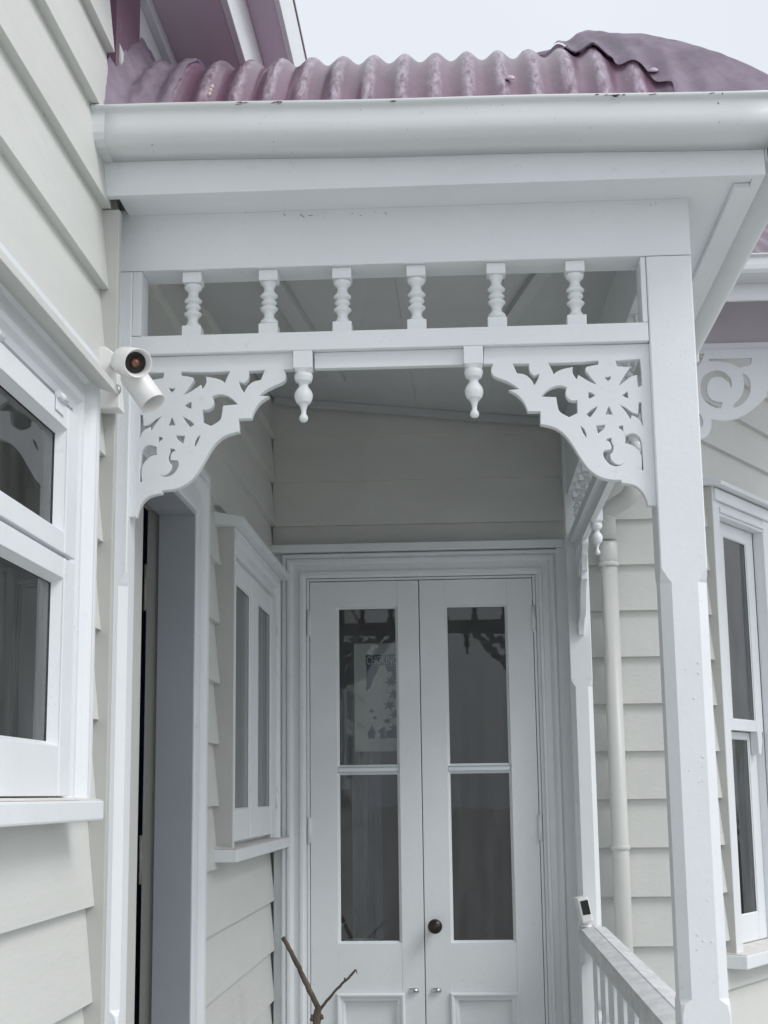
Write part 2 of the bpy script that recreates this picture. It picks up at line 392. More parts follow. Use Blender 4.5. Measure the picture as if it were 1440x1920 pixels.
bw = thing('weatherboard_wall', 'cream weatherboard rear wall around the french doors and downpipe', 'wall', (0, YB, 0))
weatherboards(bw, BW, XL + .012, .43, 2.42, 3.30, [(-.8, .5, 2.4, 2.572)], CREAM)
weatherboards(bw, BW, .43, .868, 0.0, 3.32, [], CREAM)
mb = MB(); BW.hex(mb, -.8, -.60, -.09, -.001, 0, 3.3, 0); BW.hex(mb, .30, .83, -.09, -.001, 0, 3.5, 0); BW.hex(mb, -.60, .30, -.09, -.001, 2.43, 3.3, 0); mb.build('wall_core', CREAMT, bw)

cw = thing('weatherboard_wall', 'cream weatherboard canted bay wall around the sash window', 'wall', (CW.o.x, CW.o.y, 0))
ba0, _ = CW.hit(1341, 1028, .05)              # outer left edge of the bay window's casing
ba1, _ = CW.hit(1353, 1028, .05)              # inner left edge
bb1, _ = CW.hit(1437, 1100, .05)              # inner right edge
BZO = CW.hit(1354, 968, .05)[1] + .015; BZ0 = CW.hit(1380, 1790, .05)[1] - .03
weatherboards(cw, CW, -.004, bb1 + .40, 0.0, 3.55, [(ba0, bb1 + .1, BZ0, BZO)], CREAM)
mb = MB(); CW.hex(mb, 0, ba0 + .02, -.09, -.001, 0, 3.6, 0); CW.hex(mb, bb1 + .08, bb1 + .40, -.09, -.001, 0, 3.6, 0); CW.hex(mb, ba0, bb1 + .1, -.09, -.001, BZO, 3.6, 0); CW.hex(mb, ba0, bb1 + .1, -.09, -.001, 0, BZ0, 0)
mb.build('wall_core', CREAMT, cw)
q0 = CW.P(bb1 + .40, 0, 0)
mb = MB(); mb.box(q0.x - .08, q0.x, q0.y, 9.7, 0, 3.6, 0); mb.build('wall_return', CREAM, cw)

# ------------------------------------------------------------------ side window (fanlight above a fixed sash) on the left wall
lwin = thing('side_window', 'white framed window with hinged fanlight, reflecting the fretwork, beside the spotlight', 'window', (XL, 2.3, 1.57))
WA1 = 2.665
architrave('architrave', lwin, LW, 1.80, WA1, 1.60, 2.315, .135, WHITE, n0=.012, scale=1.15)
mb = MB(); LW.hex(mb, 2.80, 2.808, .0, .05, 1.60, 2.42); mb.build('side_lining', CREAMT, lwin)
mb = MB()                                                                # sloping hood board over the window
P = LW.P
mb.hexa([P(1.62, 0, 2.405), P(2.775, 0, 2.405), P(2.775, .092, 2.370), P(1.62, .092, 2.370), P(1.62, 0, 2.447), P(2.775, 0, 2.447), P(2.775, .092, 2.386), P(1.62, .092, 2.386)], .0015)
mb.build('hood', CREAM, lwin)
mb = MB(); LW.hex(mb, 1.64, 2.79, .0, .012, 2.31, 2.405, 0); mb.build('head_board', CREAMT, lwin)
mb = MB(); LW.hex(mb, 1.62, 2.775, -.08, .082, 1.562, 1.598, .004); sl = mb.build('sill', WHITE, lwin)
mb = MB(); mb.hexa([P(1.63, -.05, 1.6), P(2.768, -.05, 1.6), P(2.768, .078, 1.5985), P(1.63, .078, 1.5985), P(1.63, -.05, 1.612), P(2.768, -.05, 1.612), P(2.768, .078, 1.600), P(1.63, .078, 1.600)], 0); mb.build('sill_top', ROT, sl)
fan = sash('fanlight_sash', lwin, LW, 1.805, WA1 - .003, 2.030, 2.297, .006, .046, 1.90, 2.588, 2.068, 2.256)
low = sash('fixed_sash', lwin, LW, 1.805, WA1 - .003, 1.606, 2.022, .006, .046, 1.90, 2.590, 1.692, 1.985)
mb = MB(); LW.hex(mb, 1.80, WA1, -.06, .004, 1.60, 2.315, .0)                         # frame behind the sashes, opened for the glass
mb.bm.free()
for a in (2.12, 2.50):
    mb = MB(); mb.tube([P(a, .050, 2.2995), P(a + .055, .050, 2.2995)], .006, 10); mb.tube([P(a + .018, .050, 2.2995), P(a + .037, .050, 2.2995)], .0068, 10); LW.hex(mb, a, a + .055, .0455, .0475, 2.272, 2.298, .0005); mb.build('hinge', WHITEL, fan)

# ------------------------------------------------------------------ doorway in the left wall, its door standing open inside
dw = thing('doorway', 'open doorway with blue-grey reveal and white moulded architrave', 'door frame', (-.75, 3.6, DECK))
architrave('architrave', dw, LW, 3.24, 3.960, DECK, 2.362, .135, WHITE, n0=.012, scale=1.1, sides='TR')
mb = MB(); LW.hex(mb, 3.150, 3.236, 0, .046, DECK, 2.362, .002); mb.build('near_facing', CREAMT, dw)
mb = MB(); LW.hex(mb, 4.096, 4.106, 0, .032, DECK, 2.47, .001); mb.build('side_lining', CREAMT, dw)
mb = MB(); mb.box(-.811, -.7115, 3.953, 4.0, DECK, 2.385, .001); mb.build('jamb', JAMB, dw)
mb = MB(); mb.box(-.811, -.7115, 3.24, 3.952, 2.356, 2.40, .001); mb.build('head', JAMB, dw)
mb = MB(); mb.box(-.8460, -.8115, 3.984, 4.02, DECK, 2.372, .002); mb.build('hinge_stile', STOPM, dw)
mb = MB(); mb.box(-.8460, -.8115, 3.24, 3.984, 2.372, 2.41, .002); mb.build('head_stop', STOPM, dw)
mb = MB(); mb.box(-.819, -.8115, 3.966, 3.983, DECK, 2.371, .001); mb.build('door_stop', STOPM, dw)
for z0 in (2.10, 1.38):
    mb = MB(); mb.box(-.846, -.8205, 3.9815, 3.9838, z0, z0 + .125, .0005); mb.tube([(-.8475, 3.979, z0), (-.8475, 3.979, z0 + .125)], .0075, 10)
    for dz in (.02, .0625, .105): mb.lathe([(0, .0035), (.001, .0035), (.0016, .001)], (-.833 + .006 * math.sin(dz * 80), 3.9814, z0 + dz), (0, -1, 0), 8)
    mb.build('hinge', HINGEP, dw)
od = thing('open_door', 'dark maroon door swung open inside the doorway', 'door', (-.95, 3.95, DECK))
mb = MB(); mb.box(-1.62, -.872, 3.955, 3.995, DECK + .01, 2.36, .003); mb.build('door_panel', DARKDOOR, od)

# ------------------------------------------------------------------ casement window inside the porch
ca = thing('casement_window', 'narrow pair of white casements above a flaking sill inside the porch', 'window', (-.7, 5.0, 1.42))
NF = .065
mb = MB(); LW.hex(mb, 4.440, 4.447, 0, NF, 1.455, 2.41, .0005); mb.build('side_lining', CREAMT, ca)
mb = MB(); LW.hex(mb, 4.447, 4.455, .01, NF + .004, 1.455, 2.33, .001); mb.build('edge_bead', WHITE, ca)
c1 = sash('casement_sash', ca, LW, 4.456, 4.903, 1.472, 2.312, .022, NF, 4.492, 4.818, 1.566, 2.246, gd=.16, bead=.003)
c2 = sash('casement_sash', ca, LW, 4.906, 5.468, 1.472, 2.312, .022, NF, 4.996, 5.345, 1.566, 2.246, gd=.16, bead=.003)
architrave('architrave', ca, LW, 4.447, 5.474, 1.455, 2.316, .095, WHITE, n0=.02, scale=1.4, sides='TR')
mb = MB(); mb.hexa([P(4.40, .0, 2.41), P(5.60, .0, 2.41), P(5.60, .100, 2.409), P(4.40, .100, 2.409), P(4.40, .0, 2.452), P(5.60, .0, 2.452), P(5.60, .100, 2.432), P(4.40, .100, 2.432)], .002); mb.build('hood', WHITE, ca)
mb = MB(); LW.hex(mb, 4.385, 5.735, -.05, .088, 1.416, 1.452, .003); sl = mb.build('sill', WHITE, ca)
mb = MB(); mb.hexa([P(4.41, -.03, 1.4525), P(5.73, -.03, 1.4525), P(5.73, .084, 1.4525), P(4.41, .084, 1.4525), P(4.41, -.03, 1.466), P(5.73, -.03, 1.466), P(5.73, .084, 1.4535), P(4.41, .084, 1.4535)], 0); mb.build('sill_top', ROT, sl)
mb = MB(); LW.hex(mb, 4.456, 5.468, .0, .03, 1.456, 1.470, .001); mb.build('sill_stop', WHITE, ca)
for z0 in (2.14, 1.56):
    mb = MB(); mb.tube([P(5.471, NF + .003, z0), P(5.471, NF + .003, z0 + .075)], .005, 10); mb.build('hinge', WHITEL, c2)

# ------------------------------------------------------------------ french doors
frm = thing('double_doorway', 'white moulded frame with flat cap around the french doors', 'door frame', (-.15, YB, DECK))
DX0, DXM, DX1, DZT = -.585, -.159, .2805, 2.424
architrave('architrave', frm, BW, DX0 - .014, DX1 + .014, DECK, DZT + .014, .095, WHITE, n0=.016, scale=1.2)
mb = MB(); BW.hex(mb, XL + .015, .412, 0, .085, 2.536, 2.566, .003); mb.build('cap', WHITE, frm)
mb = MB(); BW.hex(mb, DX0 - .013, DX0 - .002, -.07, .03, DECK, DZT + .012, .002); BW.hex(mb, DX1 + .002, DX1 + .013, -.07, .03, DECK, DZT + .012, .002); BW.hex(mb, DX0 - .0019, DX1 + .0019, -.07, .03, DZT + .003, DZT + .012, .002); mb.build('jamb', WHITE, frm)
mb = MB(); BW.hex(mb, .376, .418, 0, .06, DECK, 2.536, .003); mb.build('side_strip', WHITE, frm)
mb = MB(); BW.hex(mb, -.725, -.688, 0, .03, DECK, 2.536, .002); mb.build('side_strip', WHITE, frm)
def leaf(label, x0, x1, g0, g1, hinge_x, side):
    t = thing('door_leaf', label, 'door', ((x0 + x1) / 2, YB, DECK + .01))
    n0, n1 = -.014, .026; zb = DECK + .012
    mb = MB(); H = lambda *q: BW.hex(mb, *q)
    gz0, gz1 = 1.057, 2.325; pz0, pz1 = .30, .872
    H(x0, g0, n0, n1, zb, DZT, .002); H(g1, x1, n0, n1, zb, DZT, .002)
    H(g0, g1, n0, n1 - .0004, gz1, DZT, .0004); H(g0, g1, n0, n1 - .0004, pz1, gz0, .0004); H(g0, g1, n0, n1 - .0004, zb, pz0, .0004)
    mb.build('stiles_and_rails', WHITE, t)
    mb = MB(); BW.hex(mb, g0, g1, n0 + .008, n1 - .008, 1.688, 1.708, .004); mb.build('glazing_bar', WHITE, t)
    for z0, z1 in ((gz0, 1.688), (1.708, gz1)):
        # bead, then the pane
        mb = MB(); b = .009; PP = BW.P
        vo = mb._verts([PP(g0, n1 - .003, z0), PP(g1, n1 - .003, z0), PP(g1, n1 - .003, z1), PP(g0, n1 - .003, z1)]); vi = mb._verts([PP(g0 + b, n1 - .014, z0 + b), PP(g1 - b, n1 - .014, z0 + b), PP(g1 - b, n1 - .014, z1 - b), PP(g0 + b, n1 - .014, z1 - b)])
        for k in range(4): mb.bm.faces.new([vo[k], vo[(k + 1) % 4], vi[(k + 1) % 4], vi[k]])
        mb.build('glazing_bead', WHITE, t)
        mb = MB(); BW.hex(mb, g0 + .001, g1 - .001, .002, .006, z0 + .001, z1 - .001, 0); mb.build('pane', GLASS, t)
    mb = MB(); BW.hex(mb, g0, g1, n0, .010, pz0, pz1, 0); pn = mb.build('panel', WHITE, t)
    mb = MB(); wd = .034; prof = [(0, .0), (0, .008), (.006, .014), (.012, .012), (.018, .004), (.026, .003), (wd, -.01), (wd, -.02)]
    rings = []
    PP = BW.P
    for (sx, sz) in ((0, 0), (1, 0), (1, 1), (0, 1)):
        rings.append(mb._verts([PP((g0 - .008 + w_) if sx == 0 else (g1 + .008 - w_), n1 + h_, (pz0 - .008 + w_) if sz == 0 else (pz1 + .008 - w_)) for w_, h_ in prof]))
    for k in range(4):
        a, b = rings[k], rings[(k + 1) % 4]
        for i in range(len(prof) - 1): mb.bm.faces.new([a[i], a[i + 1], b[i + 1], b[i]])
    mb.build('panel_moulding', WHITE, t)
    for z0 in (2.215, 1.425, .45):
        mb = MB(); mb.tube([(hinge_x, YB - .034, z0), (hinge_x, YB - .034, z0 + .098)], .0078, 10); BW.hex(mb, hinge_x - .007, hinge_x + .007, .020, .0275, z0 + .002, z0 + .096, .001); mb.build('hinge', WHITEL, t)
    return t
d1 = leaf('left french door without a knob, poster seen through its upper pane', DX0, DXM - .0015, -.481, -.2435, DX0 - .003, 0)
d2 = leaf('right french door with a dark round knob', DXM + .0015, DX1, -.059, .1815, DX1 + .003, 1)
kx, kz = -.118, 1.121
mb = MB(); mb.lathe([(0, .0235), (.003, .0235), (.005, .018), (.008, .010), (.022, .009), (.027, .018), (.036, .0255), (.046, .027), (.056, .0235), (.062, .013), (.063, 0)], (kx, YB - .026, kz), (0, -1, 0), 28); kn = mb.build('knob', BRONZE, d2)
for xx, t in ((-.200, d1), (-.117, d2)):
    mb = MB(); mb.box(xx - .018, xx + .018, YB - .030, YB - .026, .882, .897, .001); mb.tube([(xx - .014, YB - .036, .8895), (xx + .015, YB - .036, .8895)], .0055, 10); mb.build('bolt_catch', CHROME, t)

# ------------------------------------------------------------------ things seen through the french doors
PYD = 6.03
pxz = lambda px, py: PY(px, py, PYD)
pa, pb = pxz(665, 1410), pxz(768, 1205)
po = thing('poster', 'framed blue and white poster headed CHOKING behind the left french door', 'poster', (pa.x, PYD, pa.z))
MB().box(pa.x, pb.x, PYD, PYD + .012, pa.z, pb.z, .002).build('backing', POSTW, po)
ta, tb = pxz(686, 1248), pxz(746, 1227)
MB().box(ta.x, tb.x, PYD - .002, PYD - .0005, ta.z, tb.z, 0).build('title_band', POSTB, po)
rr = random.Random(5)
def patch(pts, y=PYD - .0015):
    mb = MB(); mb.bm.faces.new(mb._verts([(pxz(a, b).x, y, pxz(a, b).z) for a, b in pts])); mb.build('artwork', POSTB, po)
def spray(cx, cy, r, n, sq=.8):
    patch([(cx + (r if k % 2 == 0 else r * rr.uniform(.3, .5)) * math.cos(math.pi * k / n + .3), cy + sq * (r if k % 2 == 0 else r * rr.uniform(.3, .5)) * math.sin(math.pi * k / n + .3)) for k in range(2 * n)])
patch([(687, 1248), (712, 1248), (706, 1262), (700, 1272), (694, 1290), (687, 1296)])
patch([(722, 1248), (751, 1248), (751, 1266), (745, 1262), (740, 1280), (733, 1258), (727, 1262)])
for q in ((733, 1278, 14, 7), (742, 1302, 17, 8), (730, 1322, 13, 6), (741, 1340, 13, 7), (727, 1352, 10, 6), (742, 1366, 15, 8), (697, 1333, 7, 5), (703, 1346, 6, 5)): spray(*q)
patch([(691, 1385), (689, 1374), (694, 1366), (697, 1360), (701, 1366), (704, 1374), (702, 1385)])
patch([(708, 1372), (717, 1364), (722, 1362), (723, 1385), (713, 1385), (713, 1374)])
patch([(724, 1370), (751, 1366), (751, 1385), (724, 1384)])
tc = bpy.data.curves.new('lettering', 'FONT'); tc.body = 'CHOKING'; tc.size = .045; tc.extrude = .0005; tc.align_x = 'LEFT'
to = bpy.data.objects.new('lettering', tc); COL.objects.link(to); to.rotation_euler = (R(90), 0, 0)
dg = bpy.context.evaluated_depsgraph_get(); dg.update(); tm = bpy.data.meshes.new_from_object(to.evaluated_get(dg)); bpy.data.objects.remove(to); bpy.data.curves.remove(tc)
bx = [v.co.x for v in tm.vertices]; sx = (tb.x - ta.x - .008) / (max(bx) - min(bx)); b0 = min(bx)
for v in tm.vertices: v.co = Vector((ta.x + .004 + (v.co.x - b0) * sx, PYD - .0030 - v.co.z, ta.z + .004 + v.co.y * (tb.z - ta.z - .009) / .032))
tm.materials.clear(); link('lettering', tm, POSTL, po)
def drape(name, label, x0, x1, y, z0, z1, folds, depth, m, cat='curtain', axis='x', group=None, ragged=0.):
    mb = MB()
    def fn(u, v):
        d = depth * (math.sin(u * folds * 2 * math.pi + .8 * math.sin(v * 3)) + .35 * math.sin(u * folds * 4.3 * math.pi + 1)) * (.5 + .5 * (1 - v))
        z = z1 - (z1 - z0) * (1 - v) if False else z0 + (z1 - z0) * v
        if v == 0 and ragged: z += ragged * math.sin(u * 7)
        a = x0 + (x1 - x0) * u
        return (a, y + d, z) if axis == 'x' else (y + d, a, z)
    mb.grid(fn, 60, 10)
    return tag(mb.build(name, m), label, cat, group)
q0, q1 = PY(640, 1480, 6.16), PY(712, 1290, 6.16)
drape('hanging_cloth', 'pale cloth hanging low behind the poster and left french door', q0.x, q1.x, 6.16, q0.z, q1.z, 2.2, .012, CURT, 'cloth')
q0, q1 = PY(662, 1720, 6.10), PY(715, 1440, 6.10)
drape('curtain', 'grey curtain drawn aside behind the left french door', q0.x, q1.x, 6.10, DECK, q1.z, 2.6, .014, CURTD, 'curtain')
q0, q1 = PY(640, 1772, 6.02), PY(716, 1760, 6.02)
ch = thing('white_chair', 'white rounded chair back low behind the left french door', 'chair', (q0.x, 6.02, DECK))
mb = MB(); mb.tube([(q0.x + (q1.x - q0.x) * u, 6.02 + .02 * math.sin(u * math.pi), q0.z - .004 + .022 * math.sin(u * math.pi) ** .6) for u in [i / 16 for i in range(17)]], .010, 10); mb.build('back_rail', CAMW, ch)
MB().box(q0.x, q1.x, 6.012, 6.028, .72, q0.z - .004, .005).build('backrest', CAMW, ch)
MB().box(q0.x - .02, q1.x + .02, 6.03, 6.30, .54, .58, .01).build('seat', CAMW, ch)
for sx_ in (q0.x, q1.x - .03):
    for sy in (6.035, 6.26): MB().box(sx_, sx_ + .03, sy, sy + .03, DECK, .539, .003).build('leg', CAMW, ch)
q0, q1 = PY(606, 1730, 5.99), PY(648, 1702, 5.99)
cab = thing('cabinet', 'white topped low cabinet carrying the red book', 'cabinet', (q0.x - .1, 6.1, DECK))
MB().box(q0.x - .3, q1.x - .03, 5.97, 6.16, DECK, q0.z - .030, .004).build('carcass', ROOMF, cab)
MB().box(q0.x - .32, q1.x - .022, 5.955, 6.17, q0.z - .029, q0.z - .012, .002).build('top', CAMW, cab)
bk = thing('red_book', 'red covered book lying on the cabinet behind the left french door', 'book', (q0.x, 6.0, q0.z))
MB().hexa([(q0.x, 5.98, q0.z), (q1.x - .004, 5.98, q0.z), (q1.x - .004, 6.10, q0.z), (q0.x, 6.10, q0.z), (q0.x, 5.98, q1.z), (q1.x - .028, 5.98, q0.z + .022), (q1.x - .028, 6.10, q0.z + .022), (q0.x, 6.10, q1.z)], .002).build('cover', RED, bk)
MB().box(q0.x + .002, q1.x - .008, 5.982, 6.098, q0.z - .0115, q0.z - .0005, .001).build('pages', POSTW, bk)

# curtains behind the other windows
drape('curtain', 'grey pleated curtain behind the porch casements', 4.46, 5.5, -.785, 1.4, 2.34, 9, .008, CURTW, 'curtain', 'y')
drape('curtain', 'grey curtain drawn aside behind the side window', 1.75, 2.05, -.95, 1.3, 2.34, 4, .02, CURTD, 'curtain', 'y')
def bay_drape(label, px0, px1, m):
    a0, _ = CW.hit(px0, 1200, -.13); a1, _ = CW.hit(px1, 1200, -.13); mb = MB()
    mb.grid(lambda u, v: CW.P(a0 + (a1 - a0) * u, -.13 + .012 * math.sin(u * 16), 1.15 + 1.45 * v), 30, 4)
    return tag(mb.build('curtain', m), label, 'curtain')

# ------------------------------------------------------------------ bay sash window on the canted wall
bwn = thing('bay_sash_window', 'tall white double-hung window on the canted bay wall', 'window', tuple(CW.P((ba0 + bb1) / 2, 0, 1.1)))
zc = CW.hit(1343, 922, .05)[1]; zo = CW.hit(1354, 968, .05)[1]; zsill = CW.hit(1380, 1790, .05)[1]
rec = -.010
ga1 = CW.hit(1404, 1200, rec)[0]; gr1 = CW.hit(1414, 1200, rec)[0]
zg1 = CW.hit(1370, 1012, rec)[1]; zm0 = CW.hit(1385, 1370, rec)[1]; zm1 = CW.hit(1385, 1350, rec)[1]; zg0 = CW.hit(1405, 1716, rec)[1]
gl0 = CW.hit(1356, 1100, rec)[0]
H = lambda mb, *q: CW.hex(mb, *q)
mb = MB(); H(mb, ba0, ba1, 0, .05, zsill, zc + .02, .004); mb.build('casing', WHITE, bwn)
mb = MB(); H(mb, bb1, bb1 + .10, 0, .05, zsill, zc + .02, .004); mb.build('casing', WHITE, bwn)
mb = MB(); H(mb, ba1, bb1, 0, .047, zo, zc + .02, .003); H(mb, ba1, bb1, .047, .056, zo + .012, zo + .035, .003); H(mb, ba0 + .01, bb1 + .09, .05, .062, zo + .055, zc + .01, .003); mb.build('casing', WHITE, bwn)
mb = MB(); CP = CW.P
za = zc + .02
mb.hexa([CP(ba0 - .03, 0, za), CP(bb1 + .13, 0, za), CP(bb1 + .13, .10, za - .006), CP(ba0 - .03, .10, za - .006), CP(ba0 - .03, 0, za + .035), CP(bb1 + .13, 0, za + .035), CP(bb1 + .13, .10, za + .012), CP(ba0 - .03, .10, za + .012)], .002); mb.build('hood', WHITE, bwn)
mb = MB(); H(mb, ba0 - .004, ba0 - .0005, 0, .048, zsill, zc + .015, 0); mb.build('side_lining', CREAMT, bwn)
mb = MB(); H(mb, bb1 - .006, bb1, -.10, -.001, zsill, zo + .02, .001); H(mb, ba0, ba1, -.10, -.001, zsill, zo + .02, .001); H(mb, ba1, bb1 - .006, -.10, -.001, zo, zo + .02, .001); mb.build('jamb', WHITE, bwn)
us = sash('upper_sash', bwn, CW, ba1 + .002, bb1 - .008, zm0, zo - .002, rec - .02, rec + .012, gl0, ga1, zm1, zg1, gd=.2, bead=.004)
ls = sash('lower_sash', bwn, CW, ba1 + .002, bb1 - .008, zsill + .012, zm0 - .002, rec - .055, rec - .023, gl0, ga1 - .005, zg0, zm0 - .03, gd=.2, bead=.004)
hn = MB(); a_ = ga1 + .004
hn.prism([CP(a_, rec - .02, zm0), CP(a_ + .05, rec - .02, zm0), CP(a_ + .052, rec - .02, zm0 - .04), CP(a_ + .040, rec - .02, zm0 - .055), CP(a_ + .036, rec - .02, zm0 - .085), CP(a_ + .018, rec - .02, zm0 - .098), CP(a_ + .004, rec - .02, zm0 - .088)], CW.n * .034, .002); hn.build('sash_horn', WHITE, us)
mb = MB(); H(mb, ba0 - .03, bb1 + .13, -.10, .10, zsill - .052, zsill - .002, .004); sl = mb.build('sill', WHITE, bwn)
mb = MB(); mb.hexa([CP(ba0 - .02, -.09, zsill - .0015), CP(bb1 + .12, -.09, zsill - .0015), CP(bb1 + .12, .096, zsill - .0015), CP(ba0 - .02, .096, zsill - .0015), CP(ba0 - .02, -.09, zsill + .012), CP(bb1 + .12, -.09, zsill + .012), CP(bb1 + .12, .096, zsill - .0005), CP(ba0 - .02, .096, zsill - .0005)], 0); mb.build('sill_top', ROT, sl)
bay_drape('dark blue-grey curtain behind the bay window', 1375, 1400, CURTD)

# ------------------------------------------------------------------ porch posts
def post(name, label, x0, x1, y0, y1, z0, z1, ch, zc0, zc1, corners, loc, cat='post', group=None):
    """square post with stopped chamfers on the named corners (0 = x0y0, 1 = x1y0, 2 = x1y1, 3 = x0y1)"""
    t = thing(name, label, cat, loc, group)
    mb = MB(); rings = []
    def ring(z, c):
        pts = []
        for k, (cx, cy) in enumerate(((x0, y0), (x1, y0), (x1, y1), (x0, y1))):
            sx, sy = (1 if cx == x0 else -1), (1 if cy == y0 else -1)
            c_ = c if (k in corners) else .0025
            a, b = (cx + sx * c_, cy), (cx, cy + sy * c_)
            pts += ([b, a] if k in (0, 2) else [a, b])
        return mb._verts([(p[0], p[1], z) for p in pts])
    zs = [(z0, .0025), (zc0 - .03, .0025), (zc0 - .010, .007), (zc0, ch), (zc1, ch), (zc1 + .006, ch * .75), (zc1 + .02, ch * .35), (zc1 + .028, .0025), (z1, .0025)]
    for z, c in zs: rings.append(ring(z, c))
    for a, b in zip(rings, rings[1:]):
        for k in range(8): mb.bm.faces.new([a[k], a[(k + 1) % 8], b[(k + 1) % 8], b[k]])
    mb.bm.faces.new(rings[0][::-1]); mb.bm.faces.new(rings[-1])
    mb.build('shaft', WHITE, t)
    return t
fp = post('porch_post', 'white chamfered porch post carrying the right end of the front beam', .4105, .5055, YF, YF + .095, 0.0, 2.7175, .021, 1.205, 2.02, (0, 1, 2, 3), (.458, YF + .05, 0))
MB().box(.385, .53, YF - .025, YF + .12, -.001, .10, .004).build('plinth', WHITE, fp)
rp = post('porch_post', 'white chamfered porch post standing against the rear wall beside the downpipe', .4065, .4885, 5.62, 5.705, DECK, 2.985, .018, 1.0, 1.99, (0, 1), (.447, 5.66, DECK))
hp = post('half_post', 'slim white half post fixed to the left wall under the frieze', -.7215, -.690, YF, YF + .075, 0.0, 2.7175, .017, 1.19, 2.035, (1,), (-.70, YF + .04, 0))

mb = MB(); rr = random.Random(4)
for _ in range(16):
    x_, z_ = rr.uniform(.440, .480), rr.uniform(1.25, 1.98); r_ = rr.uniform(.0012, .0026)
    mb.lathe([(0, r_), (r_ * .35, r_ * .8), (r_ * .55, r_ * .3), (r_ * .6, 0)], (x_, YF - .0003, z_), (0, -1, 0), 8, False)
tag(mb.build('paint_blister', WHITE, fp), None, None, None, 'stuff')

# ------------------------------------------------------------------ beams, soffit, ceiling
bm_ = thing('porch_beam', 'deep white front beam above the baluster frieze', 'beam', (-.1, YF, 2.72))
MB().box(-.7215, .5055, YF, YF + .09, 2.7195, 2.86, .002).build('beam_face', WHITE, bm_)
sb = thing('porch_beam', 'white side beam running back from the front post to the rear wall', 'beam', (.46, 4.4, 2.72))
mb = MB(); mb.prism([(.418, YF + .092, 2.7195), (.418, 5.772, 2.7195), (.418, 5.772, 3.045), (.418, YF + .092, 2.90)], (.0865, 0, 0), .0); mb.build('beam_face', WHITE, sb)
FB = 2.842
fa = thing('fascia', 'white fascia board and soffit below the front gutter', 'fascia', (-.05, 2.93, FB))
mb = MB(); mb.box(-.738, .646, 2.918, 2.940, FB, 2.99, .002); mb.build('fascia_board', WHITE, fa)
mb = MB(); mb.box(-.70, .50, 2.9405, YF - .0005, FB + .004, FB + .014, 0); mb.build('soffit', WHITE, fa)
fs = thing('fascia', 'white side fascia and soffit along the open side of the porch', 'fascia', (.64, 4.4, FB))
mb = MB(); mb.box(.624, .646, 2.9405, 5.772, FB, 2.99, .002); mb.build('fascia_board', WHITE, fs)
mb = MB(); mb.box(.5005, .6235, 2.9405, 5.772, FB + .006, FB + .016, 0); mb.build('soffit', WHITE, fs)
mb = MB(); mb.box(.590, .6235, 2.97, 5.772, FB - .008, FB + .0055, .002); mb.build('soffit_mould', WHITE, fs)
pc = thing('porch_ceiling', 'sloping grey-white ceiling of the porch', None); pc['kind'] = 'structure'
def cz(x, y):
    v = (y - 3.12) / (5.8 - 3.12); u = (x - XL) / (.42 - XL)
    return (2.90 * (1 - v) + 3.175 * v) * (1 - u) + (2.875 * (1 - v) + 3.050 * v) * u
n_b = 4
for k in range(n_b):
    u0, u1 = XL + .02 + k * (.42 - XL - .02) / n_b, XL + .02 + (k + 1) * (.42 - XL - .02) / n_b - .0006
    y0, y1 = YF + .09, 5.772
    MB().hexa([(u0, y0, cz(u0, y0)), (u1, y0, cz(u1, y0)), (u1, y1, cz(u1, y1)), (u0, y1, cz(u0, y1))] + [(a, b, cz(a, b) + .02) for a, b in ((u0, y0), (u1, y0), (u1, y1), (u0, y1))], 0).build('ceiling_board', CEIL, pc)
def batten(x0, y0, x1, y1, wd, th):
    d = Vector((x1 - x0, y1 - y0, 0)).normalized(); s = Vector((-d.y, d.x, 0)) * wd / 2
    q = [(x0 - s.x, y0 - s.y), (x1 - s.x, y1 - s.y), (x1 + s.x, y1 + s.y), (x0 + s.x, y0 + s.y)]
    MB().hexa([(a, b, cz(a, b) - th) for a, b in q] + [(a, b, cz(a, b) - .0005) for a, b in q], .001).build('ceiling_batten', CEIL, pc)
batten(-.50, 3.14, -.42, 5.2, .05, .022); batten(.30, 3.14, .10, 4.6, .04, .02)
batten(-.72, 5.745, .41, 5.745, .045, .028)
mb = MB(); mb.box(XL, .63, 2.95, 5.78, 3.20, 3.21, 0); mb.bm.free()

# ------------------------------------------------------------------ baluster frieze
fz = thing('baluster_frieze', 'white frieze of six turned balusters across the front of the porch', 'frieze', (-.15, YF, 2.53))
MB().box(-.7025, .4095, YF + .002, YF + .062, 2.5325, 2.5735, .002).build('bottom_rail', WHITE, fz)
MB().box(-.6895, -.6700, YF + .002, YF + .070, 2.5745, 2.7185, .001).build('end_stile', WHITE, fz)
MB().box(.3985, .4095, YF + .004, YF + .080, 2.5745, 2.7185, .001).build('end_stile', WHITE, fz)
MB().box(-.2985, .0195, YF + .020, YF + .040, 2.4965, 2.5320, .001).build('fillet', WHITE, fz)
BAL = [(0, .0165), (.05, .0195), (.11, .0185), (.155, .0135), (.165, .0130), (.19, .0108), (.27, .0112), (.33, .0150), (.365, .0186), (.40, .0192), (.425, .0165), (.445, .0118), (.465, .0118), (.485, .0150), (.52, .0172), (.555, .0160), (.585, .0120), (.61, .0118), (.635, .0150), (.67, .0190), (.70, .0190), (.735, .0150), (.79, .0112), (.86, .0110), (.91, .0135), (.95, .0160), (1, .0185)]
